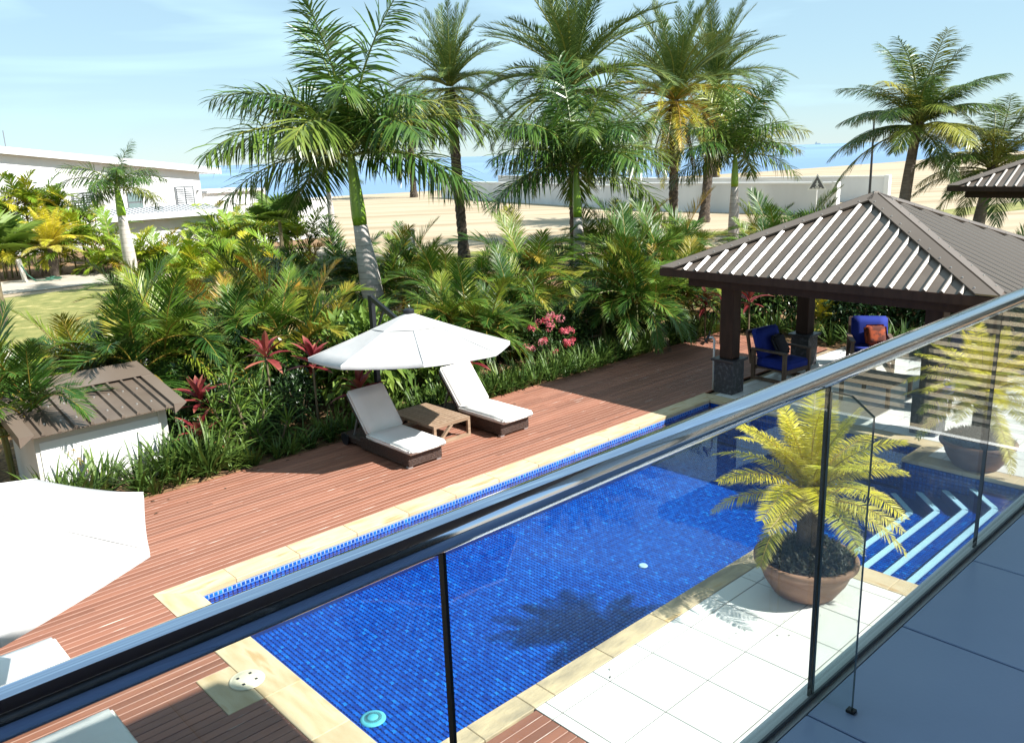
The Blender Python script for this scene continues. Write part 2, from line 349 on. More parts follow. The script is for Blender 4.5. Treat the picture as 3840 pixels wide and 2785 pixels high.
leafmat('rachis_gold', [(0.0, (0.36, 0.28, 0.05)), (1.0, (0.44, 0.24, 0.05))], rough=0.4, trans=0.05)
mat('flower_white', (0.75, 0.75, 0.70), rough=0.6)
mat('crownshaft', (0.15, 0.29, 0.022), (0.27, 0.42, 0.035), scale=1.2, rough=0.3, stretch=(3, 3, 0.5))
def ringed(name, c1, c2, ring, freq, bump):
    m = mat(name, c1, c2, scale=3, rough=0.85, bump=0.0, stretch=(1, 1, 3))
    n = m.node_tree.nodes; l = m.node_tree.links.new; b = n['Principled BSDF']
    t = n.new('ShaderNodeTexCoord'); wv = n.new('ShaderNodeTexWave'); wv.bands_direction = 'Z'; wv.wave_profile = 'SAW'
    wv.inputs['Scale'].default_value = freq; wv.inputs['Distortion'].default_value = 0.9; wv.inputs['Detail'].default_value = 2; wv.inputs['Detail Scale'].default_value = 1.5
    l(t.outputs['Object'], wv.inputs['Vector'])
    r = n.new('ShaderNodeValToRGB'); r.color_ramp.elements[0].position = 0.0; r.color_ramp.elements[0].color = (1, 1, 1, 1)
    r.color_ramp.elements[1].position = 0.14; r.color_ramp.elements[1].color = (0, 0, 0, 1)
    l(wv.outputs['Fac'], r.inputs['Fac'])
    mx = n.new('ShaderNodeMix'); mx.data_type = 'RGBA'; mx.inputs['B'].default_value = C4(ring)
    old = b.inputs['Base Color'].links[0].from_socket
    l(r.outputs['Color'], mx.inputs['Factor']); l(old, mx.inputs['A']); l(mx.outputs['Result'], b.inputs['Base Color'])
    bp = n.new('ShaderNodeBump'); bp.inputs['Strength'].default_value = bump; bp.inputs['Distance'].default_value = 0.03
    l(wv.outputs['Fac'], bp.inputs['Height']); l(bp.outputs['Normal'], b.inputs['Normal'])
ringed('royal_trunk', (0.46, 0.41, 0.37), (0.58, 0.53, 0.48), (0.22, 0.18, 0.15), 1.9, 0.4)
ringed('coco_trunk', (0.13, 0.11, 0.09), (0.20, 0.17, 0.14), (0.07, 0.055, 0.045), 2.2, 0.6)
mat('date_trunk', (0.035, 0.026, 0.019), (0.10, 0.075, 0.055), scale=7, rough=0.95, bump=1.0, bscale=14)
mat('stem_brown', (0.12, 0.09, 0.055), (0.20, 0.16, 0.09), scale=5, rough=0.8)
mat('stem_green', (0.14, 0.17, 0.05), (0.24, 0.24, 0.09), scale=4, rough=0.6)

# ------------------------------------------------------------------ setting: ground, sea, road, sheets
shore = [(-900, 120), (-60, 122), (20, 112), (61, 101), (100, 91), (144, 84), (196, 84), (300, 92), (900, 160)]
outer = [(-900, -700)] + [(900, -700)] + shore[::-1]
HX0, HX1, HY0, HY1 = 2.8, 12.9, 2.4, 8.65
hole = [(HX0, HY0), (HX1, HY0), (HX1, HY1), (HX0, HY1)]
def sheet(name, poly, z, m, holes=(), label=None, kind=True):
    loops = [[Vector((x, y, 0)) for x, y in poly]] + [[Vector((x, y, 0)) for x, y in h] for h in holes]
    pts = [p for lp in loops for p in lp]
    tris = geometry.tessellate_polygon(loops)
    b = MB(); fs = []
    for t in tris:
        a, c, d = (pts[i] for i in t)
        fs.append(t if (c - a).cross(d - a).z > 0 else t[::-1])
    b.add([(p.x, p.y, z) for p in pts], fs)
    o = b.build(name, m)
    return struct(o, label) if kind else o
sheet('ground', outer, -0.06, 'sand', [hole])
# broken edge of land falling to the water
b = MB()
for i in range(len(shore) - 1):
    (x0, y0), (x1, y1) = shore[i], shore[i + 1]
    b.add([(x0, y0, -0.06), (x1, y1, -0.06), (x1, y1 + 2.5, -1.6), (x0, y0 + 2.5, -1.6)], [(0, 1, 2, 3)])
struct(b.build('shore_bank', 'sand'))
b = MB(); NS = 48
ring = [(math.cos(2 * PI * k / NS), math.sin(2 * PI * k / NS)) for k in range(NS)]
b.add([(c * 26000, s * 26000, -1.4) for c, s in ring], [tuple(range(NS))])
struct(b.build('sea', 'sea'))
sheet('garden_bed', [(-14, 11.6), (17.9, 11.6), (17.9, -2), (26, -2), (34, 16), (34, 26), (20, 26), (6.5, 22.5), (-14, 20)], -0.05, 'mulch')
sheet('lawn', [(-40, 24.6), (7, 24.9), (20, 27), (36, 26), (60, 18), (80, 14), (80, 18), (50, 24), (30, 30.5), (24, 33), (22, 36), (-40, 36.4)], -0.045, 'lawn')
sheet('road', [(-60, 36.5), (24, 37.2), (24, 41.4), (-60, 41.8)], -0.035, 'road')
sheet('hedge_bed', [(-30, 42), (26, 41.7), (30, 56), (-30, 56)], -0.03, 'mulch')
sheet('garden_path', [(-14, 20.6), (4.6, 20.8), (6.2, 23.0), (6.0, 24.3), (-14, 24.2)], -0.03, 'path')
# low kerb between path and lawn
b = MB(); b.cbox(-14, 24.3, -0.06, 7.4, 24.55, 0.10, 0.02)
tag(b.build('kerb', 'path'), 'pale concrete kerb along the near edge of the yellowing lawn', 'kerb')
# ------------------------------------------------------------------ pool
PX0, PX1, PY0, PY1 = 3.03, 12.72, 4.69, 8.49      # main basin, water edge
RX0, RX1, RY0 = 8.43, 12.0, 2.75                  # recess with the steps
FZ, WZ = -0.80, -0.10
pool = MB()
pool.box(PX0 - .1, PY0 - .1, FZ - .15, PX1 + .1, PY1 + .1, FZ - .012)
pool.box(PX0 - .1, PY1 + .012, FZ - .012, PX1 + .1, PY1 + .15, -0.062)
pool.box(PX0 - .15, PY0 - .1, FZ - .012, PX0 - .012, PY1 + .012, -0.062)
pool.box(PX1 + .012, PY0 - .1, FZ - .012, PX1 + .15, PY1 + .012, -0.062)
pool.box(PX0 - .012, PY0 - .15, FZ - .012, RX0 - .012, PY0 - .012, -0.062)
pool.box(RX1 + .012, PY0 - .15, FZ - .012, PX1 + .012, PY0 - .012, -0.062)
pool.box(RX0 - .012, RY0 - .15, FZ - .012, RX1 + .012, RY0 - .012, -0.062)
pool.box(RX0 - .15, RY0 - .15, FZ - .013, RX0 - .012, PY0 - .15, -0.062)
pool.box(RX1 + .012, RY0 - .15, FZ - .013, RX1 + .15, PY0 - .15, -0.062)
pool.box(RX0 - .15, RY0 - .15, FZ - .15, RX1 + .15, PY0 - .1, FZ - .014)
pool_o = struct(pool.build('swimming_pool', 'pool_grout'))
PT = 0.054
rt = random.Random(11)
def mosaic_sel(): 
    r = rt.random(); return 0 if r < .38 else 1 if r < .74 else 2 if r < .88 else 3 if r < .97 else 4
def tile_geo(c, ux, uy, n, s=PT - 0.010, th=0.012, b=0.005):
    vs = []
    for q, h in ((s / 2, -0.001), (s / 2 - b, th)):
        for a, d in ((-1, -1), (1, -1), (1, 1), (-1, 1)): vs.append(c + ux * a * q + uy * d * q + n * h)
    return vs, [(4, 5, 6, 7), (0, 1, 5, 4), (1, 2, 6, 5), (2, 3, 7, 6), (3, 0, 4, 7)]
tile_me = []
for i in range(5):
    t = MB(); vs, fs = tile_geo(Vector((0, 0, 0)), Vector((1, 0, 0)), Vector((0, 1, 0)), Vector((0, 0, 1))); t.add(vs, fs); tile_me.append(t.mesh('tile', 'mosaic_%d' % i))
mos = MB(); X3, Y3, Z3 = Vector((1, 0, 0)), Vector((0, 1, 0)), Vector((0, 0, 1))
near = []
nx = int((PX1 - PX0) / PT); ny = int((PY1 - PY0) / PT)
for i in range(nx):
    for j in range(ny):
        c = Vector((PX0 + (i + .5) * PT + .01, PY0 + (j + .5) * PT + .01, FZ - .012)); near.append(((c.x - 3.6) ** 2 + (c.y - 5.9) ** 2, c))
near.sort(key=lambda q: q[0])
for k, (d, c) in enumerate(near):
    m = mosaic_sel()
    if k < 300: inst('tile', tile_me[m], pool_o, c)
    else:
        vs, fs = tile_geo(c, X3, Y3, Z3); mos.add(vs, fs, m)
nz_ = int((-FZ - 0.06) / PT)
def wall_tiles(p0, ux, n, cnt, rows=nz_):
    for i in range(cnt):
        for j in range(rows):
            c = p0 + ux * ((i + .5) * PT) + Vector((0, 0, -0.066 - (j + .5) * PT)); vs, fs = tile_geo(c, ux, Z3 if n.cross(ux).z > -2 else Z3, n)
            if ux.cross(Z3).dot(n) < 0: fs = [f[::-1] for f in fs]
            mos.add(vs, fs, mosaic_sel())
wall_tiles(Vector((PX0, PY1 + .012, 0)), X3, -Y3, nx)
wall_tiles(Vector((PX0 - .012, PY0, 0)), Y3, X3, ny)
wall_tiles(Vector((PX1 + .012, PY0, 0)), Y3, -X3, ny)
wall_tiles(Vector((RX1 + .012, RY0, 0)), Y3, -X3, int((PY0 - RY0) / PT))
stuff(mos.build('mosaic', ['mosaic_%d' % i for i in range(5)], pool_o))
# pale grout band above the waterline
b = MB(); b.box(PX0, PY1 + .006, -0.125, PX1, PY1 + .0125, -0.0625); b.build('waterline_grout', 'pool_grout_pale', pool_o)
# steps with pale nosings, running along the recess and turning at the right end
def chev(y, x1): return [(RX0 + .002, y), (x1, y), (min(RX1 - .002, x1 + 0.5), y + 0.5 * 0.9)]
lev = [(3.27, -0.20), (3.63, -0.33), (3.99, -0.46), (4.35, -0.59)]
for k, (y, z) in enumerate(lev):
    y1 = y; xr = 11.45 + 0.02 * k
    a = chev(y, xr)
    if k == 0: poly = [(RX0 + .002, RY0), (RX1 - .002, RY0), (RX1 - .002, a[2][1])] + a[::-1]
    else:
        p = chev(lev[k - 1][0], 11.45 + 0.02 * (k - 1)); poly = [p[0], p[1], p[2], (RX1 - .002, p[2][1]), (RX1 - .002, a[2][1])] + a[::-1]
    s = MB(); s.prism(poly, FZ - .01, z - .012)
    st = s.build('step', 'pool_grout', pool_o)
    # nosing strip
    nb = MB()
    for q in range(2):
        p0, p1 = Vector(a[q] + (0,)), Vector(a[q + 1] + (0,)); d = (p1 - p0).normalized(); nn = Vector((d.y, -d.x, 0))
        vs = [p0 + Vector((0, 0, z - .012)), p1 + Vector((0, 0, z - .012)), p1 + nn * .075 + Vector((0, 0, z - .012)), p0 + nn * .075 + Vector((0, 0, z - .012))]
        vs += [v + Vector((0, 0, .016)) for v in vs]
        nb.add(vs, [(4, 7, 6, 5), (0, 1, 5, 4), (1, 2, 6, 5), (2, 3, 7, 6), (3, 0, 4, 7)])
    nb.build('nosing', 'nosing', st)
    tb = MB(); lo_y = RY0 if k == 0 else lev[k - 1][0]
    for i in range(int((xr - RX0) / PT)):
        yy = y - .085 - PT / 2
        while yy > lo_y:
            vs, fs = tile_geo(Vector((RX0 + (i + .5) * PT, yy, z - .012)), X3, Y3, Z3); tb.add(vs, fs, mosaic_sel()); yy -= PT
    stuff(tb.build('mosaic', ['mosaic_%d' % i for i in range(5)], st))
b = MB()
b.add([(PX0, PY0, WZ), (RX0, PY0, WZ), (RX1, PY0, WZ), (PX1, PY0, WZ), (PX1, PY1, WZ), (PX0, PY1, WZ), (RX0, RY0, WZ), (RX1, RY0, WZ)],
      [(0, 1, 2, 3, 4, 5), (6, 7, 2, 1)])
struct(b.build('pool_water', 'water'))
# drain, float disc, skimmer
d = empty('pool_drain', (3.73, 6.26, FZ), 0, .82); tag(d, 'round aqua slotted drain cover on the pool floor', 'drain')
b = MB(); b.lathe([(0.0, .03), (.055, .03), (.06, .024), (.115, .02), (.15, .012), (.155, 0)], 28); b.build('rim', 'drain_aqua', d, True)
for k in range(26):
    b = MB(); t = 2 * PI * k / 26; b.bar((.066 * math.cos(t), .066 * math.sin(t), .0245), (.108 * math.cos(t), .108 * math.sin(t), .0215), .007, .008); b.build('slot', 'grout_dark', d)
o = MB().lathe([(0, .02), (.05, .018), (.06, .006), (.058, 0), (0, 0)], 20).build('pool_outlet_cap', 'plastic_white', loc=(8.0, 6.3, FZ + .004)); tag(o, 'small white disc lying on the blue pool floor', 'cap')
sk = empty('skimmer_lid', (2.67, 6.59, 0.005)); tag(sk, 'round cream skimmer lid with four slots set in the coping', 'lid')
b = MB(); b.lathe([(0.0, .012), (.13, .012), (.134, .008), (.145, .010), (.155, .006), (.158, 0)], 32); b.build('cover', 'lid_cream', sk, True)
for k in range(4):
    t = PI / 4 + k * PI / 2; b = MB(); b.box(-.013, -.013, .0, .013, .013, .014); b.build('slot', 'slot_black', sk, loc=(.085 * math.cos(t), .085 * math.sin(t), 0))

# coping
cop = struct(empty('pool_coping'))
def slab(x0, y0, x1, y1, m, g=0.003, z1=0.0, poly=None):
    b = MB()
    if poly: b.prism(poly, -0.06, z1)
    else: b.cbox(x0 + g / 2, y0 + g / 2, -0.06, x1 - g / 2, y1 - g / 2, z1, 0.006)
    cx, cy = ((x0 + x1) / 2, (y0 + y1) / 2) if not poly else (sum(p[0] for p in poly) / len(poly), sum(p[1] for p in poly) / len(poly))
    b.v = [(x - cx, y - cy, z) for x, y, z in b.v]
    return b.build('slab', m, cop, loc=(cx, cy, 0))
CO = 8.82; CL = 2.66; CR = 13.04; CN = 4.45
# far side
slab(0, 0, 0, 0, 'sandstone', poly=[(CL, CO), (PX0, PY1), (3.46, PY1), (3.46, CO)])
xs = [3.463 + .8 * k for k in range(12)] + [PX1]
xs = [x for x in xs if x < PX1 - .2] + [PX1]
for a, c in zip(xs, xs[1:]): slab(a, PY1 - .0, c, CO, 'sandstone')
slab(0, 0, 0, 0, 'sandstone', poly=[(PX1 + .002, CO), (PX1 + .002, PY1), (CR, CO)])
# left side
slab(0, 0, 0, 0, 'sandstone_across', poly=[(CL, CO - .004), (CL, 8.04), (PX0, 8.04), (PX0, PY1 - .004)])
for a, c in zip([8.037, 7.25, 6.24, 5.45], [7.25, 6.24, 5.45, 4.453]): slab(CL, c, PX0, a, 'sandstone_across')
slab(2.33, 6.24, CL, 6.92, 'sandstone_across')
# right side
for a, c in zip([8.48, 7.7, 6.9, 6.1, 5.3], [7.7, 6.9, 6.1, 5.3, CN]): slab(PX1, c, CR, a, 'sandstone_across')
slab(0, 0, 0, 0, 'sandstone_across', poly=[(PX1 + .004, PY1 - .005), (CR, PY1 - .005), (CR, CO - .005)])
# near side
xs = [CL + .374, 3.65, 4.208, 4.45, 5.22, 6.05, 6.85, 7.6, RX0]
for a, c in zip(xs, xs[1:]): slab(a, CN, c, PY0, 'sandstone_worn')
for a, c in zip([4.45, 3.85, 3.2], [3.85, 3.2, 2.45]): slab(8.11, c, RX0, a, 'sandstone_across')
for a, c in zip([4.45, 3.85, 3.2], [3.85, 3.2, 2.45]): slab(RX1, c, 12.32, a, 'sandstone_across')
slab(RX1, CN, PX1, PY0, 'sandstone_worn')
for a, c in zip([RX0, 9.3, 10.2, 11.1], [9.3, 10.2, 11.1, RX1]): slab(a, 2.45, c, RY0, 'sandstone')

# ------------------------------------------------------------------ timber deck, board by board
deck = MB()
deck.box(-6, CO + .002, -.11, 17.9, 11.72, -.055); deck.box(-6, 1.0, -.11, CL - .002, CO + .002, -.055); deck.box(CL - .002, 1.0, -.11, 4.2, CN - .002, -.055)
deck_o = struct(deck.build('timber_deck', 'under_deck'))
BP = 0.0955; BW = 0.089
bcache = {}
def board_mesh(Lb):
    k = round(Lb, 2)
    if k not in bcache:
        c = 0.0045; h = 0.0; w2 = BW / 2
        prof = [(-w2, -.03), (w2, -.03), (w2, -c), (w2 - c, h), (-w2 + c, h), (-w2, -c)]
        b = MB(); n = len(prof); vs = [(-k / 2, y, z) for y, z in prof] + [(k / 2, y, z) for y, z in prof]
        fs = [tuple(range(n - 1, -1, -1)), tuple(range(n, 2 * n))]; b.add(vs, fs, 0)
        b.f += [(i, (i + 1) % n, n + (i + 1) % n, n + i) for i in range(n)]; b.m += [0, 0, 1, 0, 1, 0]
        bcache[k] = b.mesh('board', ['deck_paint', 'deck_edge'])
    return bcache[k]
rb = random.Random(5)
def board_row(y, x0, x1):
    x = x0; first = True
    while x < x1 - .05:
        Lb = rb.choice([2.4, 3.0, 3.6, 4.2, 4.8]) if not first else rb.choice([1.2, 1.8, 2.4, 3.0, 3.6]); first = False
        e = min(x1, x + Lb)
        if x1 - e < 0.6: e = x1
        inst('board', board_mesh(e - x - .003), deck_o, ((x + e) / 2, y, rb.uniform(-.0012, .0012)))
        x = e
y = CO + .003 + BP / 2; k = 0
while y < 11.72:
    board_row(y, -1.5 if y < 10.6 else 0.6, 17.85 + rb.uniform(-.0, .03)); y += BP
y = CO + .003 - BP / 2
while y > 3.2:
    xe = CL - .004
    if y < CN - .05: xe = 4.197
    if 6.20 < y < 6.96: xe = 2.327
    board_row(y, -1.5 if y > 5 else -0.4, xe); y -= BP
# ------------------------------------------------------------------ terrace of white tiles
terr = MB(); terr.box(4.203, -1.0, -.12, 8.108, CN - .002, -.003); terr.box(CR + .002, -3, -.12, 19.2, 8.6, -.003); terr.box(12.322, -3, -.121, CR + .002, CN - .002, -.0035)
terr.box(8.108, -1.0, -.12, 12.322, 2.448, -.0035)
terr_o = struct(terr.build('tiled_terrace', 'grout'))
TP = 0.602; tcache = {}
def ttile(x0, y0, x1, y1, par, m='white_tile', z=0.0, cache=tcache, g=0.009, th=.02):
    w_, h_ = round(x1 - x0 - g, 3), round(y1 - y0 - g, 3)
    if w_ < .02 or h_ < .02: return
    if (w_, h_) not in cache:
        cache[(w_, h_)] = MB().cbox(-w_ / 2, -h_ / 2, -th, w_ / 2, h_ / 2, 0, .0025).mesh('tile', m)
    inst('tile', cache[(w_, h_)], par, ((x0 + x1) / 2, (y0 + y1) / 2, z + U(-.0006, .0006)))
def tile_region(X0, Y0, X1, Y1, ox, oy, par, **kw):
    i0 = math.floor((X0 - ox) / TP); i1 = math.ceil((X1 - ox) / TP); j0 = math.floor((Y0 - oy) / TP); j1 = math.ceil((Y1 - oy) / TP)
    for i in range(i0, i1):
        for j in range(j0, j1):
            ttile(max(X0, ox + i * TP), max(Y0, oy + j * TP), min(X1, ox + (i + 1) * TP), min(Y1, oy + (j + 1) * TP), par, **kw)
tile_region(4.203, 1.25, 8.108, CN - .004, 4.3245, 4.243, terr_o)
tile_region(12.324, 0.5, CR + .002, CN - .004, 4.3245, 4.243, terr_o)
tile_region(CR + .004, 1.85, 17.85, 8.598, 4.3245, 4.243, terr_o)
tile_region(8.11, 1.85, 12.322, 2.446, 4.3245, 4.243, terr_o)

# ------------------------------------------------------------------ the house the picture is taken from: balcony, roof over it, louvred screen
BZ = 3.02; GY = 0.961
house = empty('own_house', (0, 0, 0)); tag(house, 'villa whose shaded upper balcony fills the lower right corner', 'house')
b = MB(); b.box(-7, -2.6, BZ - .30, 4.52, GY - .03, BZ - .022); b.build('balcony_slab', 'render_white', house)
b = MB()                                             # rounded white nosing along the slab edge
prof = [(GY - .03, BZ - .30), (GY + .04, BZ - .30), (GY + .045, BZ - .05)] + [(GY + .021 + .024 * math.cos(t), BZ - .034 + .024 * math.sin(t)) for t in [0.1 * PI * k for k in range(0, 6)]] + [(GY - .03, BZ - .012)]
n = len(prof); b.add([(-7, y, z) for y, z in prof] + [(4.52, y, z) for y, z in prof], [tuple(range(n - 1, -1, -1)), tuple(range(n, 2 * n))] + [(i, (i + 1) % n, n + (i + 1) % n, n + i) for i in range(n)])
b.build('slab_edge', 'render_white', house, False)
bal = {}
tile_region(-2.4, -1.4, 4.4, GY - .036, 1.8755, GY - .036 - 2 * TP, house, m='balcony_tile', z=BZ, cache=bal, g=.007)
b = MB(); b.box(-7, -2.6, BZ - .021, 4.45, GY - .034, BZ - .0135); b.build('tile_bed', 'grout_dark', house)
b = MB(); b.box(-8.0, -9, 6.15, 5.66, .90, 6.42); b.build('roof', 'soffit', house)
b = MB(); b.box(-8.05, .90, 6.08, 5.71, .94, 6.48); b.box(5.66, -9, 6.08, 5.71, .90, 6.48); b.build('fascia', 'roof_white', house)
b = MB(); b.box(-7, -2.9, 0, 4.5, -2.6, 6.15); b.build('wall', 'render_white', house)
for k in range(5):
    b = MB(); b.box(-6.9 + k * 2.28, -2.6, BZ, -4.66 + k * 2.28, -2.56, 6.0); d_ = b.build('glass_door', 'dark_room', house)
b = MB(); b.box(-7, -9, 0, 4.5, -2.9, 6.15); b.build('rooms', 'render_white', house)
b = MB(); b.box(-6.9, -2.6, -.05, 4.2, -2.5, BZ - .30); b.build('lower_wall', 'render_white', house)
lv = empty('louvre_screen', (4.45, 0, BZ)); tag(lv, 'cream slatted privacy screen closing the balcony end, mirrored in the glass', 'screen')
for y0, y1 in ((-0.80, 0.20), (0.25, 0.90)):
    for yy in (y0, y1): 
        b = MB(); b.box(-.03, yy - .025, 0.03, .03, yy + .025, 2.6); b.build('stile', 'louvre_cream', lv)
    for k in range(54):
        b = MB(); b.bar((0, y0 + .025, .08 + k * .046), (0, y1 - .025, .08 + k * .046), .008, .036, up=(-.75, 0, .66)); b.build('slat', 'louvre_cream', lv)

# glass balustrade with chrome handrail
bst = empty('glass_balustrade', (0, GY, BZ)); tag(bst, 'frameless glass balcony balustrade with chrome top rail', 'balustrade')
rail = MB(); rail.tube([(-4, 0, 0.917), (4.4, 0, 0.917)], 0.0285, 28); rail.build('handrail', 'chrome', bst, True)
jx = [-1.77, -0.525, 0.72, 1.965, 3.21, 4.40]
for a, c in zip(jx, jx[1:]):
    b = MB(); b.box(a + .0045, -.006, -.012, c - (.016 if abs(c - .72) < .01 else .0045), .006, .892); b.m = [1, 1, 0, 0, 0, 0]
    b.build('glass_panel', ['glass', 'glass_edge'], bst)
for x in jx[1:-1]:
    b = MB(); b.box(x - .003, -.0062, -.012, x + .003, .0062, .89); b.build('seal', 'seal', bst)
for x in (1.965,):
    poly = [(-.121, -.012), (-.009, -.012), (-.009, .875), (-.062, .873), (-.121, .83)]
    b = MB(); vs = [(x - .006, y, z) for y, z in poly] + [(x + .006, y, z) for y, z in poly]; n = 5
    b.add(vs, [tuple(range(n))[::-1], tuple(range(n, 2 * n))], 0)
    b.f += [(i, (i + 1) % n, n + (i + 1) % n, n + i) for i in range(n)]; b.m += [1] * n
    b.build('glass_fin', ['glass', 'glass_edge'], bst)
    b = MB(); b.box(x - .010, -.13, 0.0, x + .010, -.108, .008); b.build('fin_foot', 'seal', bst)
b = MB(); b.box(-4, -.014, -.012, 4.4, -.008, .003); b.build('bead', 'frame_grey', bst)

# ------------------------------------------------------------------ pavilion
def pavilion(name, loc, wx, wy, ez, rise, label, posts, ribs_front=22, ribs_side=20, detail=True, base=True):
    """hipped roof of ribbed brown sheets; origin at the near-left (min x, min y) eave corner on the ground"""
    P = empty(name, loc); tag(P, label, 'pavilion')
    ax, ay, az = wx / 2, wy / 2, ez + rise
    A = Vector((ax, ay, az)); cs = [Vector((0, 0, ez)), Vector((wx, 0, ez)), Vector((wx, wy, ez)), Vector((0, wy, ez))]
    th = Vector((0, 0, -.03))
    for k in range(4):                                            # four sheets
        a, c = cs[k], cs[(k + 1) % 4]
        b = MB(); b.add([a, c, A, a + th, c + th, A + th], [(0, 1, 2), (5, 4, 3), (0, 3, 4, 1), (1, 4, 5, 2), (2, 5, 3, 0)]); b.build('roof_sheet', 'roof_brown', P)
    # ribs (standing seams) on the four faces
    for k in range(4):
        a, c = cs[k], cs[(k + 1) % 4]; nrm = (c - a).cross(A - a).normalized(); mid = (a + c) / 2; e = (c - a).normalized(); sl = A - mid
        Lh = (c - a).length / 2; N = ribs_front if k in (1, 3) else ribs_side
        sp = 2 * Lh / (N + 1)
        for i in range(N):
            t = -Lh + sp * (i + 1); f = 1 - abs(t) / Lh            # fraction of the slope available below the hip
            f -= 0.055 * sl.length / sl.length + 0.02
            if f < 0.03: continue
            p0 = mid + e * t + nrm * .022; p1 = p0 + sl * f
            b = MB(); bw, tw, hh = .064, .014, .027
            sd = e; up = nrm
            vs = []
            for p in (p0, p1):
                for w_, h_ in ((-bw, -.008), (bw, -.008), (tw, hh), (-tw, hh)): vs.append(p + sd * w_ * .6 + up * h_)
            b.add(vs, [(0, 1, 2, 3), (7, 6, 5, 4), (0, 4, 5, 1), (1, 5, 6, 2), (2, 6, 7, 3), (3, 7, 4, 0)]); b.build('rib', 'rib_brown', P)
    # hip caps, folded over the four hips
    scw = MB()
    for k in range(4):
        c = cs[k]; d = (A - c); dn = d.normalized()
        for q, s_ in ((k, 1), ((k - 1) % 4, -1)):
            a2, c2 = cs[q], cs[(q + 1) % 4]; nrm = (c2 - a2).cross(A - a2).normalized()
            side = nrm.cross(dn) * s_; side = side if side.dot(((a2 + c2) / 2 - c)) > 0 else -side
            wd = .20
            o_ = nrm * .058
            p = [c + o_ - dn * .02, A + o_, A + o_ + side * wd - dn * (.12), c + o_ + side * wd + dn * wd * 1.0]
            qv = [v - nrm * .03 for v in p]
            b = MB(); fs = [(0, 1, 2, 3), (7, 6, 5, 4), (0, 4, 5, 1), (1, 5, 6, 2), (2, 6, 7, 3), (3, 7, 4, 0)]
            if (p[1] - p[0]).cross(p[2] - p[0]).dot(nrm) < 0: fs = [f[::-1] for f in fs]
            b.add(p + qv, fs); b.build('hip_cap', 'cap_brown', P)
            L_ = d.length
            for i in range(1, 12):
                s0 = c + dn * (L_ * i / 12.0) + side * (wd * .72) + nrm * .058
                scw.tube([s0, s0 + nrm * .014], [.016, .011], 6)
    b = MB(); b.lathe([(.16, -.055), (.05, .058), (0, .066)], 4, c=A); b.build('apex_cap', 'cap_brown', P)
    if detail: stuff(scw.build('screws', 'screw', P))
    # fascia and beams
    f_ = .03
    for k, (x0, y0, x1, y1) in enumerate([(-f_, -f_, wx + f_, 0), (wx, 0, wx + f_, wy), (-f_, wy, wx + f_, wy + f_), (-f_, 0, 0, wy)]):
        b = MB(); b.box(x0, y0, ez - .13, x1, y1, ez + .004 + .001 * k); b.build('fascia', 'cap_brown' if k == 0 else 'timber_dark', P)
    ins = .35
    for k, (x0, y0, x1, y1) in enumerate([(ins, ins, wx - ins, ins + .14), (wx - ins - .14, ins + .14, wx - ins, wy - ins - .14), (ins, wy - ins - .14, wx - ins, wy - ins), (ins, ins + .14, ins + .14, wy - ins - .14)]):
        b = MB(); b.box(x0, y0, ez - .33, x1, y1, ez - .09); b.build('beam', 'timber_dark', P)
    b = MB(); b.box(.03, .03, ez - .085, wx - .03, wy - .03, ez - .06); b.build('ceiling', 'timber_dark', P)
    for x, y in posts:
        if base:
            b = MB(); b.cbox(x - .2, y - .2, 0, x + .2, y + .2, .62, .012); pl = b.build('plinth', 'plinth_stone', P)
            b = MB(); b.cbox(x - .25, y - .25, .62, x + .25, y + .25, .665, .006); b.build('capstone', 'cap_stone', pl)
        b = MB(); b.cbox(x - .135, y - .135, .665 if base else 0, x + .135, y + .135, ez - .09, .01); b.build('post', 'timber_dark', P)
    return P
PAX, PAY = 12.62, 3.83
pavilion('pavilion', (PAX, PAY, 0), 4.72, 5.70, 2.36, 1.24, 'open pavilion with brown ribbed hip roof beside the pool',
         [(.78, 4.70), (3.6, 4.70), (.78, 1.05), (3.6, 1.05)])
pavilion('pavilion', (26.21, 3.88, 0.75), 4.72, 5.70, 2.42, 1.24, 'second brown ribbed pavilion cut off by the right edge of the view',
         [(.78, 3.55), (3.6, 3.55), (.78, .8), (3.6, .8)], base=False)
# raised ground under the second pavilion
b = MB(); b.cbox(25.6, 1, -.2, 34, 10.5, .75, .05); struct(b.build('raised_terrace', 'mulch'))

# ------------------------------------------------------------------ boundary walls across the empty plot
def plot_wall(name, pts, heights, th, label, m='render_grey'):
    P = empty(name, (pts[0][0], pts[0][1], 0)); tag(P, label, 'wall'); o = Vector((pts[0][0], pts[0][1], 0))
    for (a, c, h) in zip(pts, pts[1:], heights):
        a = Vector(a + (0,)) - o; c = Vector(c + (0,)) - o; d = (c - a).normalized()
        b = MB(); b.bar(a + Vector((0, 0, h / 2 - .1)), c + Vector((0, 0, h / 2 - .1)), th, h + .2); b.build('panel', m, P)
        b = MB(); b.bar(a + d * -.06 + Vector((0, 0, h + .05)), c + d * .06 + Vector((0, 0, h + .05)), th + .12, .12); b.build('coping', 'render_white', P)
    h = heights[-1]; c = Vector(pts[-1] + (0,)) - o; d = (Vector(pts[-1]) - Vector(pts[-2])).normalized(); d = Vector((d.x, d.y, 0))
    b = MB(); b.bar(c + d * .16 + Vector((0, 0, h / 2)), c + d * .16 + Vector((0, 0, h / 2 + .001)), .4, .4); 
    b = MB(); b.box(c.x - th / 2 - .1, c.y - .35, -.1, c.x + th / 2 + .1, c.y + .02, h + .14); b.build('end_pier', 'render_white', P)
    return P
plot_wall('boundary_wall', [(62.5, 79), (53.0, 42.0), (53.4, 26.6)], [1.75, 1.95], .25, 'long grey-white boundary wall with stepped cap, nearer of the pair on the sand plot')
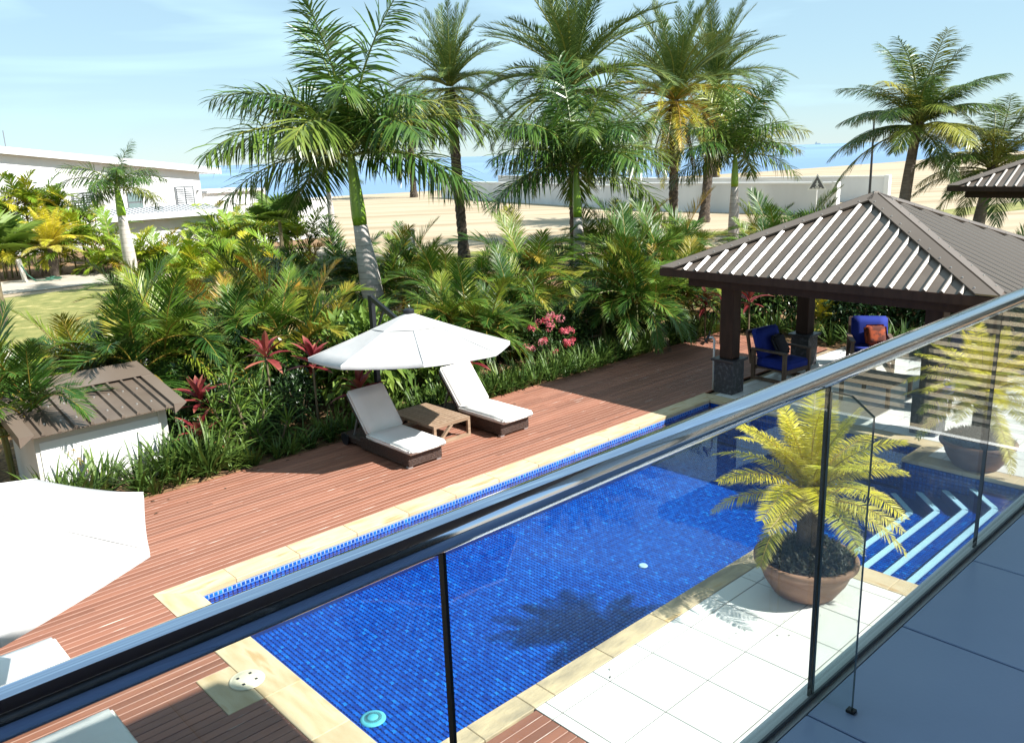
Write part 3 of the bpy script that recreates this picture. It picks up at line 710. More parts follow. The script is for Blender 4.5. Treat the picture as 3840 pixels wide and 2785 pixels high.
plot_wall('boundary_wall', [(76, 84), (64.0, 46.0), (66.6, 29.0)], [1.85, 1.85], .25, 'farther grey-white boundary wall showing above the near one on the plot')
# white garden wall by the hedge
P = empty('garden_wall', (25.0, 46.5, 0)); tag(P, 'bright white rendered wall behind the thin palm trunk', 'wall')
b = MB(); b.box(-3.2, 0, -.1, 3.0, .3, 2.3); b.build('panel', 'render_white', P)
b = MB(); b.box(-3.25, -.05, 2.3, 3.05, .35, 2.38); b.build('coping', 'render_white', P)

# ------------------------------------------------------------------ neighbour's white house behind the hedge
H = empty('white_house', (0, 54, 0)); tag(H, 'long white house with shallow sloping roof behind the left hedge', 'house')
wl = MB(); wl.add([(-7.5, 0, -.1), (23.0, 0, -.1), (23.0, 0, 4.20), (-7.5, 0, 8.06), (-7.5, 12, -.1), (23.0, 12, -.1), (23.0, 12, 4.20), (-7.5, 12, 8.06)],
                  [(0, 1, 2, 3), (1, 5, 6, 2), (5, 4, 7, 6), (4, 0, 3, 7), (3, 2, 6, 7)]); wl.build('wall', 'render_white', H)
rf = MB(); 
def rz(x): return 5.69 - (x - 10.9) * 0.128
rf.add([(-8, -.45, rz(-8)), (24.3, -.45, rz(24.3)), (24.3, 13, rz(24.3)), (-8, 13, rz(-8)), (-8, -.45, rz(-8) + .38), (24.3, -.45, rz(24.3) + .38), (24.3, 13, rz(24.3) + .38), (-8, 13, rz(-8) + .38)],
       [(0, 3, 2, 1), (4, 5, 6, 7), (0, 1, 5, 4), (1, 2, 6, 5), (2, 3, 7, 6), (3, 0, 4, 7)])
rf.build('roof', 'roof_white', H)
def louvre_window(x, z0, w_, h_):
    b = MB(); b.box(x - w_ / 2 - .06, -.05, z0 - .06, x + w_ / 2 + .06, -.003, z0 + h_ + .06); wn = b.build('window', 'frame_grey', H)
    for s_ in (-1, 1):
        for k in range(9):
            b = MB(); zz = z0 + h_ * (k + .5) / 9; b.bar((x + s_ * (w_ / 4) - w_ / 4 + .05, -.075, zz), (x + s_ * (w_ / 4) + w_ / 4 - .05, -.075, zz), h_ / 9 * .95, .012, up=(0, -.8, .6)); b.build('slat', 'louvre_grey', wn)
louvre_window(15.85, 2.0, 1.1, 1.2); louvre_window(21.9, 2.05, 1.1, 1.2)
for z0 in (1.92, 2.54):
    b = MB(); b.box(18.35, -.05, z0 - .03, 19.25, -.003, z0 + .57); wn = b.build('window', 'frame_grey', H)
    b = MB(); b.box(18.39, -.06, z0 + .01, 19.21, -.051, z0 + .53); b.build('pane', 'window_glass', wn)
b = MB(); b.box(23.0, 1, 0, 28.0, 6, 2.75); b.build('annex', 'render_white', H)
b = MB(); b.box(23.0, .8, 2.75, 27.9, 6.2, 2.9); b.build('annex_roof', 'roof_white', H)
for x in (16.9, 22.75):
    b = MB(); b.tube([(x, -.003, 3.0), (x, -.14, 2.96)], .06, 8); b.build('wall_lamp', 'frame_grey', H)
# tall fin chimney seen over the roof
b = MB(); b.tube([(13.0, 3, 5.0), (13.0, 3, 6.9)], .03, 6); b.build('antenna', 'frame_grey', H)
# carport
K = empty('carport', (13.8, 43.6, .16)); tag(K, 'low white carport with ribbed roof in front of the white house', 'carport')
b = MB(); b.add([(0, 0, 2.0), (5.9, 0, 2.0), (5.9, 2.2, 2.26), (0, 2.2, 2.26), (0, 0, 2.1), (5.9, 0, 2.1), (5.9, 2.2, 2.36), (0, 2.2, 2.36)],
              [(0, 3, 2, 1), (4, 5, 6, 7), (0, 1, 5, 4), (1, 2, 6, 5), (2, 3, 7, 6), (3, 0, 4, 7)]); b.build('roof', 'roof_white', K)
for k in range(24):
    b = MB(); x = .18 + k * .242; b.bar((x, .1, 2.127), (x, 2.15, 2.37), .05, .04); b.build('rib', 'roof_gap', K)
b = MB(); b.box(-.1, -.14, 1.86, 6.05, -.02, 2.16); b.build('gutter', 'roof_white', K)
b = MB(); b.box(0.3, .45, -.2, 5.6, 2.1, 1.98); b.build('wall', 'render_white', K)
b = MB(); b.box(5.3, -.1, .9, 5.4, -.0, 1.9); b.build('downpipe', 'roof_white', K)

# ------------------------------------------------------------------ pump shed
Sd = empty('pump_shed', (2.62, 12.85, 0)); tag(Sd, 'small cream pump shed with brown ribbed roof in the shrubbery', 'shed')
b = MB(); b.add([(0, 0, -.05), (1.86, 0, -.05), (1.86, 0, .93), (0, 0, .93), (0, 1.35, -.05), (1.86, 1.35, -.05), (1.86, 1.35, 1.14), (0, 1.35, 1.14)],
              [(0, 1, 2, 3), (1, 5, 6, 2), (5, 4, 7, 6), (4, 0, 3, 7), (3, 2, 6, 7)]); b.build('wall', 'render_cream', Sd)
x0, x1 = -.2, 2.06; ye, yr, ze, zr = -.26, 1.62, 0.95, 1.27
sl = (zr - ze) / (yr - ye)
b = MB(); b.add([(x0, ye, ze), (x1, ye, ze), (x1, yr, zr), (x0, yr, zr), (x0, ye, ze + .02), (x1, ye, ze + .02), (x1, yr, zr + .02), (x0, yr, zr + .02)],
              [(0, 3, 2, 1), (4, 5, 6, 7), (0, 1, 5, 4), (1, 2, 6, 5), (2, 3, 7, 6), (3, 0, 4, 7)]); b.build('roof_sheet', 'roof_brown', Sd)
for k in range(9):
    x = x0 + .28 + k * .215; b = MB(); yb = yr - .62
    vs = []
    for yy in (ye - .01, yb + .05):
        zz = ze + .02 + (yy - ye) * sl
        for w_, h_ in ((-.03, 0), (.03, 0), (.016, .04), (-.016, .04)): vs.append((x + w_, yy, zz + h_))
    b.add(vs, [(0, 1, 2, 3), (7, 6, 5, 4), (1, 5, 6, 2), (2, 6, 7, 3), (3, 7, 4, 0)]); b.build('rib', 'roof_brown', Sd)
b = MB(); za = ze + .065 + (yr - .60 - ye) * sl; zb = zr + .07
b.add([(x0 - .02, yr - .60, za), (x1 + .02, yr - .60, za), (x1 + .02, yr + .05, zb), (x0 - .02, yr + .05, zb), (x0 - .02, yr - .60, za + .012), (x1 + .02, yr - .60, za + .012), (x1 + .02, yr + .05, zb + .012), (x0 - .02, yr + .05, zb + .012)],
      [(0, 3, 2, 1), (4, 5, 6, 7), (0, 1, 5, 4), (1, 2, 6, 5), (2, 3, 7, 6), (3, 0, 4, 7)]); b.build('ridge_flashing', 'cap_brown', Sd)
for xa, xb in ((x0 - .03, x0 + .16), (x1 - .16, x1 + .03)):
    b = MB(); vs = []
    for yy in (ye - .02, yr - .58):
        zz = ze + (yy - ye) * sl
        for x, h_ in ((xa, -.09), (xb, .045), (xb, .062), (xa, .062)): vs.append((x, yy, zz + h_))
    b.add(vs, [(0, 1, 2, 3), (7, 6, 5, 4), (0, 4, 5, 1), (1, 5, 6, 2), (2, 6, 7, 3), (3, 7, 4, 0)]); b.build('barge_flashing', 'cap_brown', Sd)
scw = MB()
for k in range(8):
    for yy in (ye + .35, ye + .92):
        x = x0 + .28 + (k + .5) * .215; zz = ze + .02 + (yy - ye) * sl; scw.tube([(x, yy, zz), (x, yy - .002, zz + .014)], [.020, .013], 8)
stuff(scw.build('screws', 'screw', Sd))
b = MB(); b.box(1.72, -.022, 0.0, 1.75, -.002, .92); b.build('door_jamb', 'render_cream', Sd)
b = MB(); b.box(.06, -.016, 0.02, 1.72, -.004, .80); b.build('door', 'render_white', Sd)

# white rail fence behind the shed
F = empty('rail_fence', (3.5, 16.9, 0)); tag(F, 'low white rail fence half hidden behind the pump shed', 'fence')
for z in (.35, .62, .9):
    b = MB(); b.bar((0, 0, z), (2.2, .1, z), .06, .09); b.build('rail', 'render_white', F)
for x in (0.0, 1.1, 2.2):
    b = MB(); b.cbox(x - .04, x * .045 + .03, -.05, x + .04, x * .045 + .11, 1.0, .006); b.build('post', 'render_white', F)

# ------------------------------------------------------------------ signs, lamps, ship
sg = empty('pedestrian_sign', (50.6, 26.3, 0)); tag(sg, 'triangular pedestrian warning sign on a white post before the boundary wall', 'sign')
b = MB(); b.tube([(0, 0, 0), (0, 0, 2.45)], .035, 8); b.build('post', 'sign_white', sg)
fd = Vector((-50.6, -26.3, 0)).normalized(); rt_ = Vector((-fd.y, fd.x, 0))
def tri(s, off, m, nm, zc=2.05):
    b = MB(); pts = []
    for t in (90, 210, 330):
        pts.append(rt_ * (s * math.cos(math.radians(t))) + Vector((0, 0, zc + s * math.sin(math.radians(t)))))
    vs = [p + fd * off for p in pts] + [p + fd * (off + .012) for p in pts]
    b.add(vs, [(2, 1, 0), (3, 4, 5), (0, 1, 4, 3), (1, 2, 5, 4), (2, 0, 3, 5)]); return b.build(nm, m, sg)
tri(.66, .04, 'sign_white', 'border'); tri(.52, .053, 'sign_back', 'face')
fg = MB()
def fb(a, c, w_): 
    p = rt_ * a[0] + Vector((0, 0, 2.05 + a[1])) + fd * .07; q = rt_ * c[0] + Vector((0, 0, 2.05 + c[1])) + fd * .07; fg.bar(p, q, .008, w_, up=fd.cross(q - p) if (q - p).length else (0, 0, 1))
for a, c, w_ in [((0, .22), (0, .14), .07), ((0, .13), (0, -.04), .09), ((0, -.04), (-.10, -.2), .05), ((0, -.04), (.10, -.2), .05), ((0, .09), (-.11, 0), .04), ((0, .09), (.11, 0), .04), ((-.28, -.22), (-.16, -.22), .05), ((-.06, -.22), (.06, -.22), .05), ((.16, -.22), (.28, -.22), .05)]:
    fb(a, c, w_)
fg.build('walking_figure', 'sign_white', sg)
lp = empty('lamp_post', (60, 27.2, 0)); tag(lp, 'slim black lamp post rising behind the pavilion roof apex', 'lamp post')
b = MB(); b.tube([(0, 0, 0), (0, 0, 2), (0.05, 0.05, 6.0)], [.10, .085, .06], 10); b.build('pole', 'lamp_black', lp)
b = MB(); b.cbox(-.45, -.12, 5.98, .15, .14, 6.08, .02); b.build('lamp_head', 'lamp_black', lp)
sh = empty('ship', (16800, 8760, -1.4), math.radians(-63)); tag(sh, 'tiny white ship on the horizon beyond the bay', 'ship')
b = MB(); b.prism([(-60, -9), (50, -9), (75, 0), (50, 9), (-60, 9)], 0, 16); b.build('hull', 'ship_white', sh)
b = MB(); b.prism([(-52, -7), (-20, -7), (-20, 7), (-52, 7)], 16, 38); b.build('superstructure', 'ship_white', sh)
b = MB(); b.prism([(10, -5), (30, -5), (30, 5), (10, 5)], 16, 24); b.build('deck_house', 'ship_white', sh)
b = MB(); b.prism([(-44, -3), (-36, -3), (-36, 3), (-44, 3)], 38, 48); b.build('funnel', 'ship_hull', sh)
# tap bollard with green hose by the lawn
bo = empty('tap_bollard', (9.05, 40.4, 0)); tag(bo, 'pale leaning tap post beside the yellow cycad', 'post')
b = MB(); b.bar((0, 0, -.05), (-.12, 0, .95), .16, .16, up=(1, 0, .1)); b.build('post', 'path', bo)
b = MB(); b.tube([(-.12, -.06, .8), (-.12, -.2, .8), (-.12, -.22, .72)], .02, 6); b.build('tap', 'foot_metal', bo)
b = MB(); hp = [(-.10, -.2, .7), (.05, -.3, .3), (.3, -.4, .02)] + [(.9 + (.75 - .04 * k) * math.cos(k * .7), -.5 + (.45 - .02 * k) * math.sin(k * .7), .02 + .004 * k) for k in range(5, 26)]
b.tube(hp, .03, 6); tag(b.build('garden_hose', 'hose_green', None, True, loc=(9.05, 40.4, 0)), 'green garden hose coiled on the ground by the tap post', 'hose')
pst = empty('marker_post', (23.3, 32.0, 0)); tag(pst, 'short white and dark marker post beside the shaggy palm trunk', 'post')
b = MB(); b.cbox(-.14, -.12, 0, .14, .12, 1.35, .02); b.build('post', 'sign_white', pst)
b = MB(); b.box(.0, -.125, .1, .145, -.121, 1.3); b.build('dark_face', 'frame_grey', pst)
# ------------------------------------------------------------------ umbrellas
def umbrella(loc, R, zr, rise, rot, tilt, tilt_az, label, mast, mast_top):
    T = empty('cantilever_umbrella', (loc[0], loc[1], 0)); tag(T, label, 'umbrella')
    q = Matrix.Rotation(tilt, 4, Vector((math.cos(tilt_az), math.sin(tilt_az), 0)))
    N = 8
    def pt(f, t, z): return q @ Vector((f * R * math.cos(t), f * R * math.sin(t), z)) + Vector((0, 0, zr))
    def hz(f): return rise * (1 - f) ** 1.06
    seg = 6
    for k in range(N):                                            # eight cloth panels with a sagging outer edge
        b = MB(); rows = [.17, .34, .5, .67, .84, 1.0]
        vs = []; fs = []
        for ri, f in enumerate(rows):
            for j in range(seg + 1):
                u = j / seg; t0 = rot + 2 * PI * k / N; t1 = rot + 2 * PI * (k + 1) / N
                a, c = Vector((math.cos(t0), math.sin(t0))), Vector((math.cos(t1), math.sin(t1)))
                m = a.lerp(c, u); sag = 4 * u * (1 - u)
                m = m * (1 - .008 * sag * (f ** 3))
                p = Vector((m.x * f * R, m.y * f * R, hz(f) - .016 * sag * f + .0))
                vs.append(q @ p + Vector((0, 0, zr)))
        for ri in range(len(rows) - 1):
            for j in range(seg): fs.append((ri * (seg + 1) + j, ri * (seg + 1) + j + 1, (ri + 1) * (seg + 1) + j + 1, (ri + 1) * (seg + 1) + j)[::-1])
        # hem
        n0 = len(vs)
        for j in range(seg + 1): v = vs[(len(rows) - 1) * (seg + 1) + j]; vs.append(v + Vector((0, 0, -.05)))
        for j in range(seg): fs.append(((len(rows) - 1) * (seg + 1) + j, n0 + j, n0 + j + 1, (len(rows) - 1) * (seg + 1) + j + 1))
        b.add(vs, fs); b.build('canopy_panel', 'canvas', T, True)
        b = MB(); b.tube([pt(.17, t0, hz(.17) + .004), pt(.6, t0, hz(.6) + .004), pt(1, t0, hz(1) + .004)], .006, 5); b.build('seam', 'canvas_seam', T)
        b = MB(); b.tube([pt(.03, t0, hz(.17) - .10), pt(.55, t0, hz(.55) - .02), pt(.985, t0, -.014)], .011, 6); b.build('rib', 'pole_dark', T)
    b = MB(); vs = []; fs = []                                      # separate vent cap
    for k in range(N): vs.append(pt(.37, rot + 2 * PI * k / N, hz(.37) + .006))
    for k in range(N): vs.append(pt(.05, rot + 2 * PI * k / N, hz(.05) + .012))
    for k in range(N): fs.append((k, (k + 1) % N, N + (k + 1) % N, N + k))
    fs.append(tuple(range(N, 2 * N))); b.add(vs, fs); b.build('vent_cap', 'canvas', T)
    b = MB(); c0 = pt(0, 0, rise); b.lathe([(.085, .0), (.085, .045), (.06, .065), (0, .07)], 18, c=(c0.x, c0.y, c0.z - .005)); b.build('finial', 'pole_dark', T)
    b = MB(); b.tube([pt(0, 0, rise), pt(0, 0, rise - .42)], .03, 10); b.build('hub', 'pole_dark', T)
    mx, my = mast[0] - loc[0], mast[1] - loc[1]
    b = MB(); b.bar((mx, my, 0), (mx, my, mast_top), .075, .10, up=(0, 1, 0)); b.build('mast', 'pole_dark', T)
    b = MB(); b.cbox(mx - .35, my - .35, -.03, mx + .35, my + .35, .06, .02); b.build('base_plate', 'pole_dark', T)
    e = pt(0, 0, rise - .30)
    b = MB(); b.bar((mx, my, mast_top - .04), (e.x, e.y, e.z + .02), .055, .075); b.build('arm', 'pole_dark', T)
    b = MB(); mid = Vector((mx, my, mast_top - .75)); tgt = Vector((mx, my, mast_top - .04)).lerp(Vector((e.x, e.y, e.z)), .35); b.bar(mid, tgt, .03, .04); b.build('strut', 'pole_dark', T)
    return T
umbrella((7.46, 10.42), 1.57, 1.63, .58, math.radians(15), math.radians(-5), math.radians(-30), 'open pale canvas parasol over the two loungers by the pool', (7.86, 12.05), 2.27)
umbrella((0.55, 6.29), 1.43, 2.08, .48, math.radians(4.5), 0, 0, 'near white parasol cut off at the left edge', (-1.9, 6.6), 2.75)

# ------------------------------------------------------------------ sun loungers
def soft_slab(Lx, Ly, h, b=.028, seg=3):
    bm = bmesh.new(); bmesh.ops.create_cube(bm, size=1, matrix=Matrix.Diagonal((Lx, Ly, h, 1)))
    bmesh.ops.subdivide_edges(bm, edges=bm.edges[:], cuts=3, use_grid_fill=True)
    for v in bm.verts:
        fx = 1 - (2 * v.co.x / Lx) ** 4; fy = 1 - (2 * v.co.y / Ly) ** 4
        if v.co.z > h * .45: v.co.z += .016 * fx * fy
    sharp = [e for e in bm.edges if len(e.link_faces) == 2 and e.calc_face_angle() > 1.0]
    bmesh.ops.bevel(bm, geom=sharp, offset=b, segments=seg, affect='EDGES')
    bm.verts.index_update(); m = MB(); m.add([v.co[:] for v in bm.verts], [[v.index for v in f.verts] for f in bm.faces]); bm.free(); return m
W_, BH = .64, .235
def make_lounger(label, ang=50):
    """foot end at local y = 0, head end at +y"""
    T = empty('sun_lounger'); tag(T, label, 'sun lounger', 'wicker sun loungers with white cushions')
    b = MB(); b.cbox(-W_ / 2, 0, .03, W_ / 2, 1.30, BH, .012); b.build('wicker_base', 'wicker', T)
    b = MB(); b.cbox(-W_ / 2 + .02, 1.30, .05, W_ / 2 - .02, 1.92, BH - .08, .012); b.build('head_base', 'wicker', T)
    for x in (-W_ / 2 + .05, W_ / 2 - .05):
        for y in (.05, 1.83):
            b = MB(); b.cbox(x - .045, y - .03, 0, x + .045, y + .03, .032, .004); b.build('foot', 'foot_metal', T)
    me = soft_slab(.69, 1.20, .10); o = me.build('seat_cushion', 'cushion', T, True, loc=(0, .50, BH + .052))
    a = math.radians(ang)
    hy = 1.08; d = Vector((0, math.cos(a), math.sin(a))); nn = Vector((0, -math.sin(a), math.cos(a)))
    m = soft_slab(.69, .80, .10); o = m.build('back_cushion', 'cushion', T, True, loc=Vector((0, hy, BH + .02)) + d * .42 + nn * .075); o.rotation_euler = (a, 0, 0)
    b = MB(); b.cbox(-W_ / 2, 0, -.045, W_ / 2, .78, 0, .01); o = b.build('back_frame', 'wicker', T, loc=(0, hy, BH + .01)); o.rotation_euler = (a, 0, 0)
    b = MB(); p = Vector((0, hy, BH)) + d * .55
    for x in (-.2, .2): b.bar((x, p.y, p.z), (x, p.y + .22, .14), .03, .03)
    b.build('prop', 'foot_metal', T)
    for x in (-W_ / 2 - .03, W_ / 2 + .005):
        b = MB(); b.tube([(x, 1.72, .10), (x + .025, 1.72, .10)], .10, 16); b.build('wheel', 'pole_dark', T)
    return T
L0 = make_lounger('white-cushioned wicker lounger in parasol shade, left of the low teak table')
L0.location = (7.125, 9.77, 0)
dup(L0, (9.03, 9.81, 0), 0, 'sunlit white-cushioned wicker lounger right of the low teak table')
dup(L0, (1.42, 7.74, 0), PI / 2, 'white-cushioned lounger half hidden under the near parasol at the left edge')
dup(L0, (1.44, 6.24, 0), PI / 2, 'white-cushioned lounger below the chrome rail, lowest at the left')

# low teak table
T = empty('side_table', (7.70, 10.29, 0)); tag(T, 'low slatted teak table between the two loungers', 'table')
tw, tl, thh = .76, 1.20, .335
for k in range(9):
    b = MB(); b.cbox(.052 + k * .073, .05, thh - .025, .052 + k * .073 + .067, tl - .05, thh, .003); 
    cx = .052 + k * .073 + .0335; b.v = [(x - cx, y - .6, z) for x, y, z in b.v]; b.build('slat', 'teak_weathered', T, loc=(cx, .6, 0))
for p0, p1 in (((0, .025), (tw, .025)), ((0, tl - .025), (tw, tl - .025))):
    b = MB(); b.bar((p0[0], p0[1], thh - .025), (p1[0], p1[1], thh - .025), .05, .05); b.build('rail', 'teak_weathered', T)
    b = MB(); b.bar((p0[0] + .05, p0[1], .025), (p1[0] - .05, p1[1], .025), .05, .05); b.build('rail', 'teak_weathered', T)
    b = MB(); b.bar((.12, p0[1], .05), (.38, p0[1], thh - .05), .04, .05, up=(0, 1, 0)); b.build('brace', 'teak_weathered', T)
for x in (.025, tw - .025):
    b = MB(); b.bar((x, .05, thh - .025), (x, tl - .05, thh - .025), .05, .05); b.build('rail', 'teak_weathered', T)
    for y in (.025, tl - .025):
        b = MB(); b.bar((x, y, 0), (x, y, thh - .05), .05, .05, up=(0, 1, 0)); b.build('leg', 'teak_weathered', T)

# ------------------------------------------------------------------ pavilion furniture
def armchair(loc, rz, label, pillow=None):
    """seat faces local -y"""
    T = empty('armchair', loc, rz); tag(T, label, 'armchair', 'blue-cushioned timber armchairs under the pavilion')
    for s_ in (-1, 1):
        x = s_ * .39
        for y in (-.36, .36):
            b = MB(); b.bar((x, y, 0), (x, y, .60), .06, .07, up=(0, 1, 0)); b.build('leg', 'chair_timber', T)
        b = MB(); b.cbox(x - .05, -.42, .60, x + .05, .42, .635, .008); b.build('arm', 'chair_timber', T)
        b = MB(); b.bar((x, -.33, .04), (x, .33, .04), .05, .06); b.build('skid', 'chair_timber', T)
    for y, z in ((-.36, .24), (.36, .24)):
        b = MB(); b.bar((-.36, y, z), (.36, y, z), .04, .08); b.build('apron', 'chair_timber', T)
    b = MB(); b.box(-.36, -.34, .235, .36, .34, .26); b.build('seat_board', 'chair_timber', T)
    m = soft_slab(.70, .72, .17, .03); m.build('seat_cushion', 'blue_cloth', T, True, loc=(0, -.03, .345))
    m = soft_slab(.70, .62, .16, .035); o = m.build('back_cushion', 'blue_cloth', T, True, loc=(0, .33, .70)); o.rotation_euler = (math.radians(72), 0, 0)
    b = MB(); b.bar((-.36, .43, .30), (-.36, .56, .95), .05, .05, up=(0, 1, 0)); b.bar((.36, .43, .30), (.36, .56, .95), .05, .05, up=(0, 1, 0)); b.bar((-.36, .56, .92), (.36, .56, .92), .04, .07); b.build('back_frame', 'chair_timber', T)
    if pillow:
        m = soft_slab(.44, .44, .13, .05); o = m.build('pillow', pillow, T, True, loc=(.1, .10, .66)); o.rotation_euler = (math.radians(62), 0, .2)
    return T
armchair((14.85, 8.28, 0), math.radians(-6), 'blue-cushioned timber armchair with dark pillow, nearest the front pavilion post', 'pillow_dark')
armchair((16.75, 7.35, 0), math.radians(-58), 'blue-cushioned timber armchair with rust patterned pillow deep in the pavilion', 'pillow_rust')
armchair((16.45, 5.55, 0), math.radians(-100), 'blue-cushioned timber armchair seen through the balcony glass')
T = empty('coffee_table', (14.7, 6.3, 0)); tag(T, 'low timber coffee table under the pavilion, seen through the glass', 'table')
for k in range(8):
    b = MB(); b.cbox(-.5, -.46 + k * .117, .36, .5, -.46 + k * .117 + .108, .39, .004); b.build('slat', 'chair_timber', T)
for x in (-.46, .46):
    for y in (-.42, .42):
        b = MB(); b.bar((x, y, 0), (x, y, .36), .06, .06, up=(0, 1, 0)); b.build('leg', 'chair_timber', T)
T = empty('footstool', (14.75, 5.25, 0), .3); tag(T, 'blue-topped timber footstool in a patch of sun under the pavilion', 'stool')
m = soft_slab(.55, .5, .12, .03); m.build('cushion', 'blue_cloth', T, True, loc=(0, 0, .40))
for x in (-.22, .22):
    for y in (-.2, .2):
        b = MB(); b.bar((x, y, 0), (x, y, .34), .05, .05, up=(0, 1, 0)); b.build('leg', 'chair_timber', T)
# tap standpipe by the pavilion post
T = empty('tap_standpipe', (13.32, 8.82, 0)); tag(T, 'thin white standpipe with dark tap beside the pavilion post', 'tap')
b = MB(); b.tube([(0, 0, 0), (0, 0, .98), (-.03, .02, 1.03), (-.09, .06, 1.04)], .022, 8); b.build('pipe', 'plastic_white', T, True)
b = MB(); b.tube([(-.09, .06, 1.07), (-.13, .09, 1.0), (-.14, .095, .95)], .022, 8); b.tube([(-.09, .06, 1.05), (-.07, .05, 1.16)], .014, 6); b.build('tap', 'pole_dark', T)

# ------------------------------------------------------------------ house shadow relief handled by the real roof; terracotta bowls
def bowl(loc, s, label):
    T = empty('terracotta_bowl', loc, 0, s); tag(T, label, 'pot')
    prof = [(.0, .0), (.30, .0), (.36, .03), (.47, .20), (.525, .34), (.535, .365), (.55, .372), (.555, .385), (.575, .39), (.59, .41), (.59, .455), (.575, .47), (.54, .47), (.525, .45), (.52, .41), (0, .41)]
    b = MB(); b.lathe(prof[:-1], 48); b.build('bowl', 'terracotta', T, True)
    b = MB(); b.lathe([(.522, .42), (.3, .53), (0, .58)], 24); b.build('soil', 'soil', T, True)
    # small dark spiky ground cover in the bowl
    r = random.Random(int(loc[0] * 10)); b = MB()
    for k in range(900):
        a = r.uniform(0, 2 * PI); rr = .535 * math.sqrt(r.random()); c = Vector((rr * math.cos(a), rr * math.sin(a), .44 + .16 * (1 - (rr / .54) ** 2)))
        l_ = r.uniform(.08, .14); t = r.uniform(0, 2 * PI); e = r.uniform(.35, 1.2); d = Vector((math.cos(t) * math.cos(e), math.sin(t) * math.cos(e), math.sin(e)))
        sd = d.cross(Z3).normalized() * .011
        p1 = c + d * l_ * .5; p2 = c + d * l_ + Vector((0, 0, -.02))
        b.add([c - sd * .6, c + sd * .6, p1 + sd, p1 - sd, p2], [(0, 1, 2, 3), (3, 2, 4)], 0, [(0.01, 0), (0.01, 0), (.5, 0), (.5, 0), (1, 0)])
    stuff(b.build('ground_cover', 'pot_leaf', T))
    return T
bowl((7.50, 3.80, 0), .88, 'large terracotta bowl on the white tiles by the pool steps')
bowl((12.35, 3.80, 0), .84, 'second terracotta bowl beyond the pool steps, behind the glass')
# ------------------------------------------------------------------ plants
def spine(L, a0, a1, p=1.0, n=14, side=0.0):
    pts = [Vector((0, 0, 0))]; tans = []
    for i in range(n):
        s = (i + .5) / n; a = a0 + (a1 - a0) * s ** p; y = side * s * s
        d = Vector((math.cos(a) * math.cos(y), math.cos(a) * math.sin(y), math.sin(a))); pts.append(pts[-1] + d * L / n)
    return pts
def sample(pts, s):
    n = len(pts) - 1; f = min(s * n, n - 1e-6); i = int(f); u = f - i
    p = pts[i].lerp(pts[i + 1], u)
    t0 = (pts[min(i + 1, n)] - pts[max(i, 0)]).normalized(); t1 = (pts[min(i + 2, n)] - pts[min(i + 1, n - 1)]).normalized()
    return p, t0.lerp(t1, u).normalized()
def frond(name, mats, r, L=2.4, a0=60, a1=-20, pw=1.0, npair=42, bare=.12, ll=.55, lw=.035, th0=65, th1=28, phi=(20, 30), droop=.3, rr=.02, side=0.0, seg=3, jit=.12, tipmin=.25, gap=.0, plume=False):
    """one palm frond: a curved rachis along +x with paired leaflets"""
    pts = spine(L, math.radians(a0), math.radians(a1), pw, side=side)
    b = MB(); b.tube(pts, [rr * (1 - .85 * i / (len(pts) - 1)) for i in range(len(pts))], 5, 1, cap=False)
    for i in range(npair):
        s = bare + (1 - bare) * (i + .5) / npair
        for sg_ in (-1, 1):
            if gap and r.random() < gap: continue
            p, t = sample(pts, min(.999, s + r.uniform(-.004, .004)))
            S_ = t.cross(Vector((0, 0, 1)));
            if S_.length < .05: S_ = Vector((0, 1, 0)) * -1
            S_.normalize(); N_ = S_.cross(t).normalized()
            if N_.z < 0 and abs(t.z) < .9: N_ = -N_
            u = (i + .5) / npair
            th = math.radians(th0 + (th1 - th0) * u + r.uniform(-7, 7))
            ph = math.radians(r.uniform(*phi) if not plume else r.choice([r.uniform(-25, 10), r.uniform(20, 55), r.uniform(-50, -20)]))
            d = t * math.cos(th) + (S_ * sg_ * math.cos(ph) + N_ * math.sin(ph)) * math.sin(th)
            prof = math.sin(PI * min(1, .16 + .80 * u)) ** .55
            l_ = ll * max(tipmin, prof) * (1 + r.uniform(-jit, jit)); wd = lw * (.6 + .4 * prof)
            wv = d.cross(N_).normalized()
            wv = (wv + N_ * r.uniform(-.5, .5)).normalized() 
            vs = []; uv = []; q = p.copy(); dd = d.copy()
            for k in range(seg + 1):
                f = k / seg; ww = wd * (.45 if k == 0 else 1.0 if k < seg else 0) * (1 - .35 * f)
                if k < seg: vs += [q - wv * ww / 2, q + wv * ww / 2]; uv += [(f + .01, u), (f + .01, u)]
                else: vs.append(q); uv.append((1, u))
                dd = (dd + Vector((0, 0, -1)) * droop * (1.0 / seg) * 1.5).normalized(); q = q + dd * l_ / seg
            fs = [(2 * k, 2 * k + 1, 2 * k + 3, 2 * k + 2) for k in range(seg - 1)] + [(2 * seg - 2, 2 * seg - 1, 2 * seg)]
            b.add(vs, fs, 0, uv)
    return b.mesh(name, mats)
fr = random.Random(21)
def fset(mats, elevs, cnt=2, **kw):
    out = {}
    for e, (a0, a1) in elevs.items():
        out[e] = [frond('frond', mats, fr, a0=a0 + fr.uniform(-5, 5), a1=a1 + fr.uniform(-8, 8), side=fr.uniform(-.25, .25), **kw) for _ in range(cnt)]
    return out
ROYAL = fset(['royal_leaf', 'rachis_green'], {'up': (82, 45), 'high': (62, -25), 'mid': (38, -40), 'low': (12, -55), 'drop': (-20, -70)}, 2,
             L=3.1, npair=74, bare=.08, ll=.96, lw=.052, th0=76, th1=38, droop=.42, rr=.035, plume=True, seg=3)
